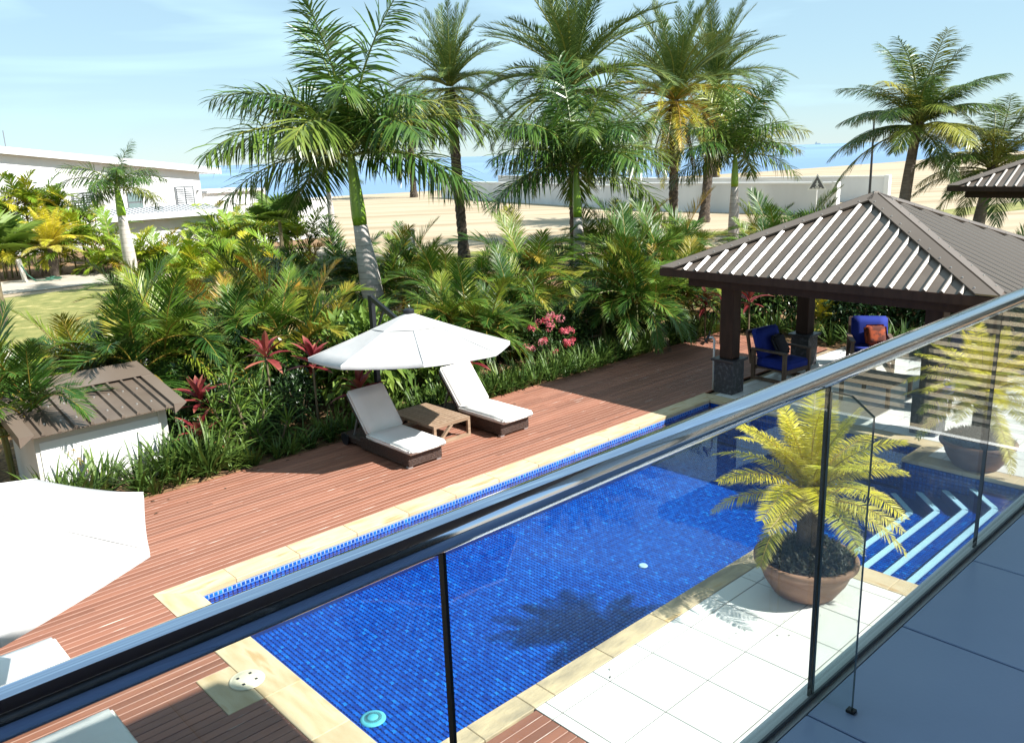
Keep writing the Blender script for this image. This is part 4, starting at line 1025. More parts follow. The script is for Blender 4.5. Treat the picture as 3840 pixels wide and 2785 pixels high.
DATE = fset(['date_leaf', 'rachis_green'], {'up': (84, 50), 'high': (60, 0), 'mid': (34, -38), 'low': (4, -62), 'drop': (-30, -82)}, 2,
            L=3.0, npair=92, bare=.08, ll=.46, lw=.026, th0=58, th1=28, phi=(0, 40), droop=.05, rr=.035, seg=2, jit=.15)
DGOLD = fset(['date_gold', 'rachis_gold'], {'mid': (34, -38), 'low': (4, -66), 'drop': (-30, -84)}, 2,
             L=2.9, npair=62, bare=.12, ll=.40, lw=.024, th0=62, th1=28, phi=(8, 38), droop=.08, rr=.035, seg=2, jit=.15)
DEAD = fset(['dead_leaf', 'dead_leaf'], {'drop': (-48, -86), 'hang': (-66, -90)}, 2, L=2.2, npair=44, bare=.12, ll=.36, lw=.022, th0=55, th1=25, phi=(-20, 20), droop=.5, rr=.03, seg=2, gap=.15)
COCO = fset(['coco_leaf', 'rachis_green'], {'up': (80, 40), 'high': (62, 2), 'mid': (40, -28), 'low': (14, -48), 'drop': (-14, -66)}, 2,
            L=3.9, npair=88, bare=.12, ll=1.08, lw=.042, th0=66, th1=36, phi=(-6, 22), droop=.50, rr=.05, seg=3)
ARECA = fset(['areca_leaf', 'rachis_gold'], {'up': (84, 38), 'high': (70, -15), 'mid': (56, -45), 'low': (36, -65), 'drop': (8, -80)}, 3,
             L=2.0, npair=52, bare=.16, ll=.56, lw=.029, th0=58, th1=26, phi=(18, 42), droop=.22, rr=.018, seg=3)
HEDGE = fset(['hedge_leaf', 'rachis_gold'], {'up': (84, 38), 'high': (70, -10), 'mid': (54, -40), 'low': (36, -60)}, 2,
             L=2.2, npair=22, bare=.16, ll=.70, lw=.085, th0=58, th1=28, phi=(15, 40), droop=.22, rr=.02, seg=2)
CYC = fset(['cycad_leaf', 'rachis_gold'], {'up': (82, 46), 'high': (66, 6), 'mid': (46, -26)}, 3,
           L=1.10, npair=76, bare=.08, ll=.195, lw=.0125, th0=80, th1=56, phi=(0, 12), droop=.20, rr=.009, seg=3, jit=.05, tipmin=.3)
CYL = fset(['cycad_low', 'rachis_gold'], {'low': (26, -35), 'drop': (4, -60), 'hang': (-35, -85)}, 3,
           L=1.0, npair=74, bare=.08, ll=.185, lw=.0125, th0=80, th1=56, phi=(-4, 12), droop=.28, rr=.009, seg=3, jit=.1, tipmin=.3, gap=.04)

def crown(root, fset_, plan, base, r, scale=1.0, name='frond', azoff=0.0, rad=0.0, jitz=.0, avoid=None):
    """plan: list of (elevation class, count, height offset)"""
    for cls, cnt, dz in plan:
        off = r.uniform(0, 2 * PI)
        for k in range(cnt):
            az = off + 2 * PI * k / max(1, cnt) + r.uniform(-.25, .25) * (6.0 / max(6, cnt))
            if avoid and cls in ('low', 'drop', 'mid') and abs((az - avoid[0] + PI) % (2 * PI) - PI) < avoid[1] * (1 if cls != 'mid' else .45): continue
            me = r.choice(fset_[cls]); s_ = scale * r.uniform(.86, 1.08)
            o = inst(name, me, root, Vector(base) + Vector((math.cos(az) * rad, math.sin(az) * rad, dz + r.uniform(-jitz, jitz))), (r.uniform(-.12, .12), r.uniform(-.08, .08), az), s_)
def trunk_pts(h, lean, n=10, bend=.0):
    return [Vector((lean[0] * (i / n) ** (1 + bend), lean[1] * (i / n) ** (1 + bend), h * i / n)) for i in range(n + 1)]

def royal_palm(loc, h, shaft, r0, label, scale=1.0, lean=(0, 0), plan=None, seed=1, bulge=1.15, gap=.75):
    """h = height of the grey trunk, shaft = length of the green crownshaft"""
    T = empty('royal_palm', loc); tag(T, label, 'palm tree'); r = random.Random(seed)
    pts = trunk_pts(h, lean)
    rad = [r0 * (1.0 + (bulge - 1) * math.sin(PI * min(1, i / 10 * 1.15)) - .30 * (i / 10) ** 3) for i in range(11)]
    b = MB(); b.tube(pts, rad, 18); b.build('trunk', 'royal_trunk', T, True)
    top = pts[-1]; rt0 = rad[-1]
    n = 8; sp = [top + Vector((lean[0] * .04 * i, lean[1] * .04 * i, shaft * i / n)) for i in range(n + 1)]
    b = MB(); b.tube(sp, [rt0 * x for x in (1.02, 1.08, 1.05, .98, .90, .80, .70, .58, .42)], 16); b.build('crownshaft', 'crownshaft', T, True)
    crown(T, ROYAL, plan or [('up', 2, .1), ('high', 4, .05), ('mid', 5, 0), ('low', 5, -.08), ('drop', 2, -.15)], sp[-1], r, scale, rad=.03, avoid=(math.atan2(-loc[1], -loc[0]), gap))
    return T
royal_palm((11.95, 18.0, -.05), 3.0, 1.75, .245, 'tall royal palm with bright green crownshaft behind the pale parasol', 1.18, (-.30, .10),
           [('up', 3, .25), ('high', 8, .15), ('mid', 8, 0.05), ('low', 5, -.08)], 4)
royal_palm((18.7, 17.1, -.05), 2.7, 1.45, .175, 'royal palm with slender grey trunk, just right of the flowering bush', 1.02, (-.1, .05),
           [('up', 3, .2), ('high', 8, .1), ('mid', 8, 0), ('low', 5, -.1)], 9)
royal_palm((30.2, 19.2, -.05), 3.0, 1.25, .20, 'royal palm with pale trunk rising behind the pavilion roof edge', 1.0, (-.05, .0),
           [('up', 5, .2), ('high', 5, .1), ('mid', 5, 0), ('low', 5, -.1)], 14)
royal_palm((11.2, 33.5, -.05), 2.85, 1.05, .22, 'young royal palm on the lawn before the white house', .64, (-.1, .0),
           [('up', 1, .1), ('high', 4, .05), ('mid', 5, 0), ('low', 6, -.05)], 23, 1.1)
royal_palm((23.8, 39.6, -.05), 3.0, 1.2, .17, 'thin royal palm in front of the bright white wall', .75, (-.1, .0),
           [('high', 3, .1), ('mid', 4, 0), ('low', 4, -.1)], 31)

def shaggy_trunk(T, pts, r0, r):
    n = 12; b = MB(); vs = []; rings = 46
    for i in range(rings):
        f = i / (rings - 1); j = f * (len(pts) - 1); k = min(int(j), len(pts) - 2); c = pts[k].lerp(pts[k + 1], j - k)
        for q in range(n):
            t = 2 * PI * q / n + (i % 2) * PI / n; rr = r0 * (1 + .16 * ((i + q) % 2) + r.uniform(-.06, .06)) * (1.35 - .35 * min(1, f * 8) if f < .125 else 1)
            vs.append((c.x + rr * math.cos(t), c.y + rr * math.sin(t), c.z))
    fs = [(i * n + q, i * n + (q + 1) % n, (i + 1) * n + (q + 1) % n, (i + 1) * n + q) for i in range(rings - 1) for q in range(n)]
    b.add(vs, fs); b.build('trunk', 'date_trunk', T, False)
def date_palm(loc, h, r0, label, scale=1.0, lean=(0, 0), plan=None, gold=None, dead=None, seed=1):
    T = empty('date_palm', loc); tag(T, label, 'palm tree'); r = random.Random(seed)
    pts = trunk_pts(h, lean); shaggy_trunk(T, pts, r0, r)
    crown(T, DATE, plan or [('up', 8, .35), ('high', 13, .25), ('mid', 14, .1), ('low', 12, -.05), ('drop', 6, -.2)], pts[-1], r, scale, rad=.12)
    if gold: crown(T, DGOLD, gold, pts[-1], r, scale, rad=.15)
    if dead: crown(T, DEAD, dead, pts[-1], r, scale, rad=.2, name='dead_frond')
    return T
date_palm((24.8, 30.0, -.05), 7.5, .20, 'tall date palm with long bare shaggy trunk on the sand plot', 1.08, (-.15, .25), [('up', 12, .35), ('high', 18, .25), ('mid', 18, .1), ('low', 14, -.05), ('drop', 5, -.2)], None, [('drop', 9, -.2)], 3)
date_palm((25.9, 24.0, -.05), 7.0, .20, 'large date palm crown behind the slender royal palm', 1.55, (.0, .1), [('up', 12, .4), ('high', 20, .3), ('mid', 20, .1), ('low', 18, -.05), ('drop', 12, -.2)], None, None, 5)
date_palm((36.0, 26.5, -.05), 6.9, .21, 'date palm with yellowing lower fronds in the middle of the group', 1.55, (.0, .0), [('up', 12, .4), ('high', 20, .25), ('mid', 12, .1)], [('mid', 10, .05), ('low', 14, -.1), ('drop', 12, -.25)], [('hang', 12, -.3)], 8)
date_palm((45.6, 31.2, -.05), 8.3, .27, 'date palm with dark leaning trunk and brown skirt before the boundary wall', 1.55, (1.3, .2), [('up', 12, .4), ('high', 18, .25), ('mid', 18, .1), ('low', 16, -.05), ('drop', 8, -.1)], None, [('drop', 16, -.2), ('hang', 22, -.4)], 13)
date_palm((78, 52, -.05), 8.0, .34, 'distant date palm with brown skirt beyond both walls', 1.5, (.2, 0), [('high', 10, .2), ('mid', 10, .1), ('low', 8, 0)], [('low', 4, -.1)], [('drop', 10, -.2), ('hang', 10, -.3)], 17)
date_palm((62, 84, -.05), 9.5, .34, 'distant faded date palm just right of the bare-trunked one', 1.7, (0, 0), [('high', 9, .2), ('mid', 10, .1), ('low', 8, 0)], [('low', 6, -.1), ('drop', 5, -.2)], None, 19)

def coconut(loc, h, label, scale, lean, plan, seed):
    T = empty('coconut_palm', loc); tag(T, label, 'palm tree'); r = random.Random(seed)
    pts = trunk_pts(h, lean, 10, .5); b = MB(); b.tube(pts, [.30 - .10 * (i / 10) + (.12 * (1 - i / 1.5) if i < 2 else 0) for i in range(11)], 14); b.build('trunk', 'coco_trunk', T, True)
    crown(T, COCO, plan, pts[-1], r, scale, rad=.08)
    for k in range(7):
        a = k * .9; b = MB(); b.lathe([(0, -.15), (.10, -.09), (.13, 0), (.10, .1), (0, .15)], 10); b.build('coconut', 'stem_brown', T, True, loc=pts[-1] + Vector((.24 * math.cos(a), .24 * math.sin(a), -.16)))
    b = MB(); b.tube([pts[-1] + Vector((0, 0, -.35)), pts[-1] + Vector((0, 0, .05)), pts[-1] + Vector((0, 0, .35))], [.22, .30, .12], 10, jit=.15); b.build('heart', 'date_trunk', T)
    return T
coconut((41.8, 17.3, -.05), 5.2, 'tall leaning coconut palm on the sand right of the pavilion', 1.06, (.5, -.2), [('up', 6, .2), ('high', 10, .1), ('mid', 9, 0), ('low', 9, -.1), ('drop', 3, -.15)], 2)
coconut((44.0, 14.6, -.05), 3.1, 'shorter coconut palm overlapping the tall one on its right', .95, (.4, -.3), [('up', 4, .2), ('high', 8, .1), ('mid', 9, 0), ('low', 8, -.1), ('drop', 4, -.15)], 6)
coconut((43.0, 9.6, -.05), 5.0, 'coconut palm cut off by the right edge of the view', 1.0, (.2, .0), [('up', 3, .2), ('high', 6, .1), ('mid', 7, 0), ('low', 6, -.1)], 12)

# areca clumps ---------------------------------------------------------------
stem_me = [MB().tube([(0, 0, 0), (.02, 0, .5), (.06, 0, 1.0)], [.035, .03, .025], 7).mesh('stem', 'stem_green', True) for _ in range(2)]
def areca(loc, h, label, group, seed, dens=1.0, fs=ARECA, name='areca_palm', sc=None):
    T = empty(name, (loc[0], loc[1], -.05)); tag(T, label, 'palm', group); r = random.Random(seed)
    s_ = sc or h / 2.9; k = max(3, int(4 * dens)); base = max(.25, h - 1.55 * s_)
    for i in range(k):
        a = r.uniform(0, 2 * PI); rad = r.uniform(.1, .42) * s_; p = Vector((rad * math.cos(a), rad * math.sin(a), 0)); hb = base * r.uniform(.55, 1.0)
        o = inst('stem', r.choice(stem_me), T, p, (0, 0, a)); o.scale = (s_ * 1.2, s_ * 1.2, hb)
        pl = [('up', 1, .0), ('high', 2, 0), ('mid', 2, 0), ('low', r.choice([1, 2]), 0)] + ([('drop', 1, 0)] if 'drop' in fs and r.random() < .6 else [])
        crown(T, fs, pl, p + Vector((.06 * math.cos(a), .06 * math.sin(a), hb)), r, s_, rad=.02, jitz=.06)
    if r.random() < .4: crown(T, DEAD, [('drop', r.choice([1, 2, 2]), 0)], (0, 0, base * .9), r, s_ * .75, rad=.15, name='dead_frond')
    return T
def pol(az, d): return (d * math.cos(math.radians(az)), d * math.sin(math.radians(az)))
def AZ(px): return 47.46 - math.degrees(math.atan((px - 1925) / 3190.0))
sd = 100
ORD = ['first', 'second', 'third', 'fourth', 'fifth', 'sixth', 'seventh', 'eighth', 'ninth', 'tenth', 'eleventh', 'twelfth', 'thirteenth', 'fourteenth', 'fifteenth', 'sixteenth', 'seventeenth', 'eighteenth', 'nineteenth', 'twentieth']
def ranks(rows): return {id(r_): ORD[k] for k, r_ in enumerate(sorted(rows, key=lambda q: q[0]))}
front = [(-70, 14.2, 2.5), (60, 17.5, 2.0), (310, 16.6, 2.3), (470, 16.0, 2.75), (640, 16.6, 2.6), (800, 17.0, 2.3), (950, 17.3, 2.6), (1120, 16.6, 2.6), (1110, 18.8, 2.2), (1660, 17.6, 1.9), (1720, 17.4, 2.5), (1830, 17.2, 2.2),
         (1940, 20.0, 2.4), (2030, 20.3, 2.0), (2330, 19.6, 2.4), (2430, 19.5, 2.6), (2560, 21.0, 2.5)]
RK = ranks(front)
for rw in front:
    px, d, h = rw
    sd += 1; areca(pol(AZ(px), d), h, 'arching areca palm clump right behind the deck border, %s from the left' % RK[id(rw)], 'areca palms behind the deck border', sd, 1.15)
mid_ = [(560, 20.0, 2.7), (780, 19.4, 2.5), (1010, 20.6, 2.8), (1130, 22.5, 2.7), (1500, 22.5, 2.5), (1560, 23.5, 2.6), (1660, 20.5, 2.6), (1800, 20.5, 2.4), (2010, 22.5, 3.2), (2300, 27.2, 3.1), (2340, 22.4, 3.2), (2470, 23.5, 3.0), (1300, 24.5, 2.9), (1930, 21.0, 2.2)]
RK = ranks(mid_)
for rw in mid_:
    px, d, h = rw
    sd += 1; areca(pol(AZ(px), d), h, 'dark green areca palm clump in the second garden row, %s from the left' % RK[id(rw)], 'areca palms of the second row', sd, 1.0)
back = [(2440, 27, 3.2), (2600, 27.5, 3.1), (2620, 26, 2.3), (2890, 28, 2.3), (2930, 30, 3.1), (3040, 31, 3.0), (2380, 25.5, 2.9), (1500, 25.0, 2.9), (2930, 33, 2.7), (2560, 24.5, 2.6)]
RK = ranks(back)
for rw in back:
    px, d, h = rw
    sd += 1; areca(pol(AZ(px), d), h, 'areca palm clump in the far row before the boundary wall, %s from the left' % RK[id(rw)], 'areca palms of the far row', sd, .9)
right = [(3300, 26, 2.3), (3400, 27, 2.4), (3500, 27.5, 2.3), (3600, 26, 2.1), (3690, 24, 2.0), (3560, 22.5, 1.9), (3780, 23.5, 2.2), (3460, 24.0, 1.9), (3840, 26.0, 2.4)]
RK = ranks(right)
for rw in right:
    px, d, h = rw
    sd += 1; areca(pol(AZ(px), d), h, 'yellow-green areca palm clump beyond the pavilion roof, %s from the left' % RK[id(rw)], 'areca palms beyond the pavilion', sd, .9, HEDGE if sd % 2 else ARECA, sc=.72)
rh = random.Random(77)
hedge = []
for px in range(-60, 400, 58): hedge.append((px + rh.uniform(-20, 20), rh.uniform(46.5, 49.5), 4.5 - max(0, px - 200) * .007))
for px in range(-50, 420, 76): hedge.append((px + rh.uniform(-20, 20), rh.uniform(43.0, 44.6), 2.6))
for px in range(420, 900, 78): hedge.append((px + rh.uniform(-20, 20), rh.uniform(41.9, 42.6), 1.15))
for px in range(870, 1190, 72): hedge.append((px + rh.uniform(-20, 20), rh.uniform(43, 46), 2.5))
for px in range(790, 1000, 70): hedge.append((px, rh.uniform(47, 50), 2.6))
for px, d, h in hedge:
    sd += 1; areca(pol(AZ(px), d), h, 'yellow-green palm clump in the hedge before the white house', 'palms of the neighbouring hedge', sd, .9, HEDGE, 'hedge_palm', sc=.85)
for px, d, h in [(700, 30, 2.2), (820, 29, 2.0), (930, 31, 2.3), (1060, 30, 2.2), (560, 27.5, 1.7)]:
    sd += 1; areca(pol(AZ(px), d), h, 'yellow-green palm clump on the lawn behind the garden rows', 'palms on the lawn edge', sd, 1.0, HEDGE, 'hedge_palm', sc=.7)

# cycads ---------------------------------------------------------------------
def cycad(loc, stem_h, scale, label, seed, plan_hi, plan_lo):
    T = empty('cycad', loc, 0, scale); tag(T, label, 'cycad'); r = random.Random(seed)
    b = MB(); n = 10; vs = []
    b.tube([(0, 0, -.02), (0, 0, stem_h * .5), (0, 0, stem_h)], [.10, .11, .09], 10, jit=.12); b.build('trunk', 'date_trunk', T)
    crown(T, CYC, plan_hi, (0, 0, stem_h), r, 1.0, rad=.03); crown(T, CYL, plan_lo, (0, 0, stem_h - .03), r, 1.0, rad=.05)
    return T
cycad((7.50, 3.80, .48), .62, .96, 'golden cycad growing in the terracotta bowl nearest the glass', 5, [('up', 8, .05), ('high', 11, .03), ('mid', 9, 0)], [('low', 8, -.03), ('drop', 3, -.04)])
cycad((12.35, 3.80, .46), .58, 1.0, 'golden cycad in the second bowl, seen through the striped reflection', 15, [('up', 7, .05), ('high', 12, .03), ('mid', 12, 0)], [('low', 9, -.03), ('drop', 4, -.06), ('hang', 1, -.08)])
cycad((10.3, 40.6, -.05), .8, 1.75, 'golden cycad with dark trunk beside the tap post across the road', 25, [('up', 6, .05), ('high', 10, .03), ('mid', 8, 0)], [('low', 7, -.03)])
cycad((16.5, 12.7, 0), .45, .75, 'bright yellow cycad at the left foot of the pavilion', 33, [('up', 6, 0), ('high', 6, 0)], [('low', 3, 0)])
cycad((19.1, 9.6, 0), .35, .8, 'yellow cycad in the dark planting behind the pavilion', 35, [('up', 4, 0), ('high', 6, 0)], [('low', 4, 0)])

# strap-leaved lilies along the deck -----------------------------------------------
def strap_mesh(name, m, r, n=26, L=.55, wd=.028, spread=(.5, 1.35), droop=1.2, seg=4, rad=.09):
    b = MB()
    for k in range(n):
        a = r.uniform(0, 2 * PI); e = r.uniform(*spread); l_ = L * r.uniform(.6, 1.1); p = Vector((math.cos(a) * rad * r.random(), math.sin(a) * rad * r.random(), 0))
        d = Vector((math.cos(a) * math.cos(e), math.sin(a) * math.cos(e), math.sin(e))); w_ = Vector((-math.sin(a), math.cos(a), 0)); w_ = (w_ + Z3 * r.uniform(-.3, .3)).normalized()
        vs = []; uv = []
        for i in range(seg + 1):
            f = i / seg; ww = wd * (.7 + .5 * f if f < .5 else 1.9 * (1 - f) + .0)
            if i < seg: vs += [p - w_ * ww / 2, p + w_ * ww / 2]; uv += [(f + .01, 0)] * 2
            else: vs.append(p); uv.append((1, 0))
            d = (d + Vector((0, 0, -1)) * droop * f / seg * 1.6).normalized(); p = p + d * l_ / seg
        fs = [(2 * i, 2 * i + 1, 2 * i + 3, 2 * i + 2) for i in range(seg - 1)] + [(2 * seg - 2, 2 * seg - 1, 2 * seg)]
        b.add(vs, fs, 0, uv)
    return b.mesh(name, m)
lr = random.Random(41)
LILY = [strap_mesh('lily_clump', 'lily_leaf', lr, n=34, L=.50, wd=.030) for _ in range(5)]
BIGLILY = [strap_mesh('lily_clump', 'lily_leaf', lr, n=34, L=.85, wd=.045, spread=(.6, 1.4)) for _ in range(3)]
def lily(x, y, label, group, s_=1.0, mes=LILY):
    o = inst('lily_clump', lr.choice(mes), None, (x, y, -.05), (0, 0, lr.uniform(0, 6.28)), s_ * lr.uniform(.85, 1.15)); return tag(o, label, 'lily', group)
x = 8.8
while x < 17.9:
    for row in range(3):
        lily(x + lr.uniform(-.1, .1), 11.86 + row * .24 + lr.uniform(-.06, .06), 'strappy green lily clump edging the deck right of the parasol', 'lilies edging the deck on the right', 1.2)
    x += .30
x = 3.9
while x < 8.6:
    for row in range(2):
        lily(x + lr.uniform(-.1, .1), 11.95 + row * .3 + lr.uniform(-.06, .06), 'strappy green lily clump edging the deck left of the parasol mast', 'lilies edging the deck on the left', 1.1)
    x += .36
for k in range(16): lily(2.6 + lr.uniform(0, 2.3), 12.15 + lr.uniform(-.15, .35), 'tall strappy lily clump in front of the pump shed', 'lilies before the pump shed', 1.0, BIGLILY)
for k in range(30): lily(18.2 + lr.uniform(0, .8), 4.5 + k * .25 + lr.uniform(-.1, .1), 'dark strappy lily clump behind the pavilion', 'lilies behind the pavilion', .95, BIGLILY)
fl = MB()
for k in range(6):
    t = k * PI / 3; fl.add([(0, 0, 0), (.06 * math.cos(t - .2), .06 * math.sin(t - .2), .03), (.13 * math.cos(t), .13 * math.sin(t), -.02), (.06 * math.cos(t + .2), .06 * math.sin(t + .2), .03)], [(0, 1, 2, 3)])
for p, lab in (((3.95, 12.0, .42), 'white spidery lily flower in front of the pump shed'), ((5.55, 13.2, .75), 'white hibiscus flower in the dark shrub left of the loungers'), ):
    tag(inst('flower', fl.mesh('flower', 'flower_white'), None, p, (-.5, .1, 0)), lab, 'flower')

# broad-leaved shrubs ---------------------------------------------------------
def leaf_quad(b, c, d, l_, wd, r, fold=.25):
    sd_ = d.cross(Z3)
    if sd_.length < .05: sd_ = Vector((1, 0, 0))
    sd_.normalize(); up = sd_.cross(d)
    m = c + d * l_ * .45 + Vector((0, 0, -.02 * l_)); t = c + d * l_ + Vector((0, 0, -.18 * l_))
    b.add([c, m + sd_ * wd / 2 + up * wd * fold, t, m - sd_ * wd / 2 + up * wd * fold, m], [(0, 4, 1), (4, 2, 1), (0, 3, 4), (4, 3, 2)], 0, [(.01, 0), (.5, 0), (1, 0), (.5, 0), (.5, 0)])
def shrub_mesh(r, n=700, rx=.6, rz=.6, l_=.10, wd=.045, shell=.55):
    b = MB(); lobes = [(Vector((r.uniform(-.45, .45) * rx, r.uniform(-.45, .45) * rx, r.uniform(.5, 1.25) * rz)), r.uniform(.40, .62)) for _ in range(8)]
    for k in range(n):
        c0, f = r.choice(lobes); u = r.uniform(-1, 1); a = r.uniform(0, 2 * PI); q = f * (shell + (1 - shell) * r.random() ** .5) ; s_ = math.sqrt(1 - u * u)
        nrm = Vector((s_ * math.cos(a), s_ * math.sin(a), u)); c = c0 + Vector((nrm.x * rx * q, nrm.y * rx * q, nrm.z * rz * q))
        if c.z < .02: continue
        d = (nrm + Vector((r.uniform(-.8, .8), r.uniform(-.8, .8), r.uniform(-.2, .7)))).normalized()
        leaf_quad(b, c, d, l_ * r.uniform(.6, 1.25), wd * r.uniform(.7, 1.2), r)
    return b
sr = random.Random(61)
SH_SMALL = [shrub_mesh(sr, 950, l_=.11, wd=.05).mesh('foliage', 'shrub_leaf') for _ in range(3)]
SH_BIG = [shrub_mesh(sr, 420, l_=.24, wd=.12, rx=.65, rz=.65).mesh('foliage', 'bright_leaf') for _ in range(2)]
SH_DARK = [shrub_mesh(sr, 620, l_=.20, wd=.075, rx=.65, rz=.7).mesh('foliage', 'shrub_leaf') for _ in range(2)]
twig = MB()
for k in range(5):
    a = k * 1.256; twig.tube([(0, 0, 0), (.10 * math.cos(a), .10 * math.sin(a), .3), (.28 * math.cos(a), .28 * math.sin(a), .75)], [.02, .014, .006], 5)
twig_me = twig.mesh('stem', 'stem_brown')
def shrub(loc, s_, label, mes, group=None, name='shrub', zs=1.0):
    T = empty(name, (loc[0], loc[1], -.05), sr.uniform(0, 6.28)); tag(T, label, 'shrub', group)
    inst('foliage', sr.choice(mes), T, (0, 0, 0), None, (s_, s_, s_ * zs)); inst('stem', twig_me, T, (0, 0, 0), None, s_)
    return T
shrub((5.6, 13.3), 1.15, 'dark small-leaved shrub with a white flower left of the loungers', SH_SMALL)
for x, y, s_ in ((4.9, 12.9, .7), (6.3, 13.0, .95), (7.0, 13.3, 1.0), (6.0, 12.6, .6)): shrub((x, y), s_, 'dark small-leaved shrub in the shade behind the left lounger', SH_SMALL, 'shrubs behind the left lounger')
for x, y, s_ in ((8.1, 12.9, 1.15), (8.9, 13.1, 1.2), (9.5, 12.9, .9), (8.5, 13.6, 1.3)): shrub((x, y), s_, 'bright broad-leaved shrub under the parasol edge between the loungers', SH_BIG, 'broad-leaved shrubs below the parasol', zs=1.25)
ix = shrub((12.75, 12.85), .86, 'ixora bush covered in pink flower heads right of the parasol', SH_SMALL, name='ixora_bush', zs=1.05)
pr = random.Random(9); fm = []
for q in range(3):
    b = MB()
    for k in range(46):
        u = pr.uniform(-.2, 1); a = pr.uniform(0, 6.28); s_ = math.sqrt(max(0, 1 - u * u)); nrm = Vector((s_ * math.cos(a), s_ * math.sin(a), u)); c = nrm * .075
        t1 = nrm.cross(Z3 if abs(nrm.z) < .9 else X3).normalized(); t2 = nrm.cross(t1)
        b.add([c, c + t1 * .022 + nrm * .012, c + (t1 + t2) * .022, c + t2 * .022 + nrm * .012], [(0, 1, 2, 3)], 0, [(.1, 0)] * 4)
    fm.append(b.mesh('flower_head', 'petal'))
for k in range(26):
    u = pr.uniform(-.4, .95); a = pr.uniform(PI * .95, PI * 2.05); s_ = math.sqrt(1 - u * u); rr = .66
    inst('flower_head', pr.choice(fm), ix, Matrix.Rotation(-ix.rotation_euler.z, 3, 'Z') @ Vector((rr * s_ * math.cos(a), rr * s_ * math.sin(a), .62 + .52 * u)), (pr.uniform(-.6, .6), pr.uniform(-.6, .6), 0), pr.uniform(.8, 1.25))
for x, y, s_ in ((13.6, 13.1, 1.05), (14.3, 13.3, 1.15), (13.1, 13.6, 1.2)): shrub((x, y), s_, 'glossy small-leaved shrub right of the pink ixora', SH_SMALL, 'shrubs right of the ixora', zs=1.1)
for x, y, s_ in ((15.3, 13.2, 1.1), (16.2, 13.1, 1.0), (17.0, 13.3, 1.1)): shrub((x, y), s_, 'bright broad-leaved shrub bordering the far end of the deck', SH_BIG, 'shrubs at the far end of the deck')
for k in range(17):
    shrub((19.0 + sr.uniform(-.2, 1.2), 3.6 + k * .58), sr.uniform(.95, 1.3), 'dark leafy shrub in the planting behind the pavilion', SH_DARK, 'shrubs behind the pavilion', zs=1.15)
for k in (0, 1, 2, 3, 4, 8, 9, 10):
    x, y = pol(AZ(600 + k * 130), 15.2 + .35 * k); shrub((x, y), sr.uniform(1.0, 1.4), 'dark undergrowth shrub beneath the areca palms', SH_DARK, 'undergrowth shrubs beneath the arecas')

# fan palm in the hedge
def fan_mesh(r, R=.75, n=26):
    b = MB()
    for k in range(n):
        a = math.radians(-140 + 280 * k / (n - 1)); d = Vector((math.cos(a), math.sin(a), r.uniform(-.04, .04))); sd_ = Vector((-math.sin(a), math.cos(a), 0))
        l_ = R * (.72 + .28 * math.cos(a * .6)); w_ = R * math.radians(280 / n) * .62
        p1 = d * l_ * .62; b.add([(0, 0, 0), p1 - sd_ * w_ / 2 + Z3 * .02, p1 + Z3 * -.02, p1 + sd_ * w_ / 2 + Z3 * .02, d * l_ + Vector((0, 0, -.06))], [(0, 1, 2), (0, 2, 3), (1, 4, 2), (2, 4, 3)], 0, [(.01, 0), (.6, 0), (.6, 0), (.6, 0), (1, 0)])
    return b.mesh('fan_leaf', 'bright_leaf')
FAN = [fan_mesh(sr) for _ in range(2)]
def fan_palm(loc, h, s_, n, label):
    T = empty('fan_palm', (loc[0], loc[1], -.05)); tag(T, label, 'palm'); r = random.Random(int(loc[0] * 7))
    b = MB(); b.tube([(0, 0, 0), (0, 0, h)], [.12, .08], 8, jit=.1); b.build('trunk', 'stem_brown', T)
    for k in range(n):
        az = k * 2.4; e = r.uniform(.15, 1.25); Lp = s_ * r.uniform(.5, .9); d = Vector((math.cos(az) * math.cos(e), math.sin(az) * math.cos(e), math.sin(e)))
        o = inst('fan_leaf', r.choice(FAN), T, Vector((0, 0, h)) + d * Lp, (0, -e + .45, az), s_ * 1.25)
        o.rotation_euler = Matrix.Rotation(az, 3, 'Z').to_4x4().to_euler(); o.rotation_euler = (0, -e * .7, az)
        b = MB(); b.tube([Vector((0, 0, h)), Vector((0, 0, h)) + d * Lp], [.018, .012], 5); b.build('leaf_stalk', 'stem_green', T)
fan_palm(pol(AZ(1075), 41), 1.9, 1.15, 15, 'dark green fan palm in front of the white wall beside the house hedge')
fan_palm(pol(AZ(-20), 30), 2.2, 1.1, 12, 'bright fan palm leaf cluster at the far left edge')
fan_palm(pol(AZ(3065), 33), 1.35, .8, 10, 'pale green fan palm poking up behind the pavilion roof below the sign')

# cordylines -------------------------------------------------------------------
def blade(L, wd, droop, seg=4, m='cordyline_leaf'):
    b = MB(); p = Vector((0, 0, 0)); d = Vector((1, 0, .15)).normalized(); vs = []; uv = []
    for i in range(seg + 1):
        f = i / seg; ww = wd * [.25, .8, 1.0, .75, 0][i]
        if i < seg: vs += [p + Vector((0, -ww / 2, ww * .18)), p, p + Vector((0, ww / 2, ww * .18))]; uv += [(f + .01, 0)] * 3
        else: vs.append(p); uv.append((1, 0))
        d = (d + Vector((0, 0, -droop / seg))).normalized(); p = p + d * L / seg
    fs = []
    for i in range(seg - 1):
        o = 3 * i; fs += [(o, o + 1, o + 4, o + 3), (o + 1, o + 2, o + 5, o + 4)]
    o = 3 * (seg - 1); fs += [(o, o + 1, o + 3), (o + 1, o + 2, o + 3)]
    b.add(vs, fs, 0, uv); return b.mesh('leaf', m)
CORD = [blade(.50, .125, q) for q in (.3, .6, .9)]
SPIKE = [blade(.42, .035, q, m='bright_leaf') for q in (.2, .5, .8)]
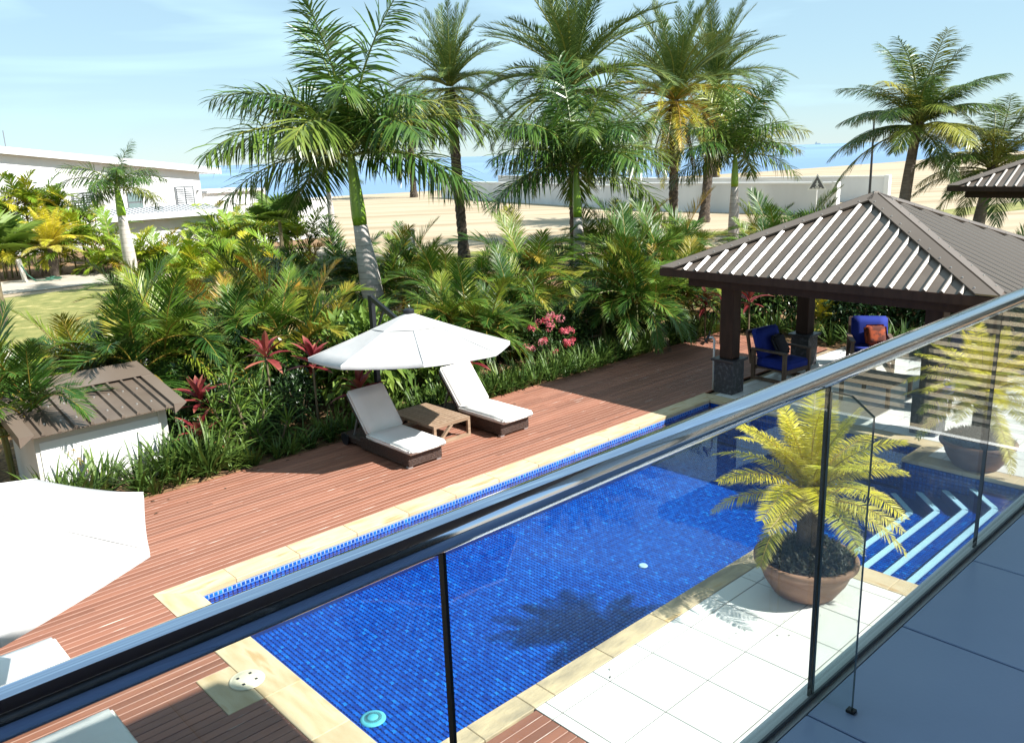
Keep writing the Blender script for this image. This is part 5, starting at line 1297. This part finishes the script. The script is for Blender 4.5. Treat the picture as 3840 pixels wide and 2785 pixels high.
def rosette(loc, h, label, mes, n=16, s_=1.0, cat='cordyline', name='cordyline', group=None, stems=1, stem_m='stem_brown'):
    T = empty(name, (loc[0], loc[1], -.05), U(0, 6)); tag(T, label, cat, group); r = random.Random(int(loc[0] * 31 + loc[1] * 17))
    for q in range(stems):
        off = Vector((r.uniform(-.28, .28), r.uniform(-.28, .28), 0)) if stems > 1 else Vector((0, 0, 0)); hh = h * (1 if q == 0 else r.uniform(.5, .95))
        b = MB(); b.tube([off * .3, off + Vector((0, 0, hh))], [.022, .016], 6); b.build('stem', stem_m, T)
        for k in range(n):
            f = k / n; e = 1.35 - 1.65 * f + r.uniform(-.15, .15); az = k * 2.4 + q
            inst('leaf', r.choice(mes), T, off + Vector((0, 0, hh - .20 * f)), (0, -e, az), s_ * r.uniform(.8, 1.1) * (.8 + .3 * math.sin(PI * f)))
for px, d, h, lab in [(690, 14.1, .95, 'dark red cordyline beside the right corner of the pump shed'), (672, 13.6, .45, 'low red and cream cordyline at the foot of the shed wall'), (970, 14.6, 1.45, 'red cordyline left of the parasol, higher of the pair'), (1148, 14.3, 1.35, 'red cordyline with thin bare stem touching the parasol edge'),
                   (1320, 14.3, .75, 'dark red cordyline in deep shade under the parasol'), (1760, 15.4, .95, 'pinkish cordyline behind the right lounger'), (2850, 20.2, 1.15, 'red-brown cordyline behind the pavilion beam'), (2740, 20.0, 1.3, 'small dark red cordyline left of the pavilion post'), (2680, 20.5, 1.0, 'second red cordyline at the pavilion edge')]:
    rosette(pol(AZ(px), d), h, lab, CORD)
for px, d, h in [(800, 14.0, 1.15), (880, 13.9, .8), (760, 13.7, .55), (840, 14.5, 1.3), (900, 14.6, 1.0), (2010, 18.6, 1.7), (960, 13.6, .5)]:
    rosette(pol(AZ(px), d), h, 'green star-leaved dracaena in the border', SPIKE, n=26, s_=1.0, cat='dracaena', name='dracaena', group='star-leaved dracaenas', stems=3)

# fallen leaves and bits on the deck edge
fb_ = MB(); lf = random.Random(88)
for k in range(70):
    x = lf.uniform(3.5, 17.5); y = 11.7 - abs(lf.gauss(0, .35)); a = lf.uniform(0, 6.28); l_ = lf.uniform(.03, .09)
    if k > 52: x, y = lf.uniform(4.6, 8.0), lf.uniform(3.0, 4.4); l_ *= .5
    d = Vector((math.cos(a), math.sin(a), lf.uniform(.02, .2))); leaf_quad(fb_, Vector((x, y, .006)), d, l_, l_ * .35, lf)
stuff(fb_.build('fallen_leaves', 'dead_leaf'), 'scattered dry fallen leaves on the deck edge and tiles', 'leaves')
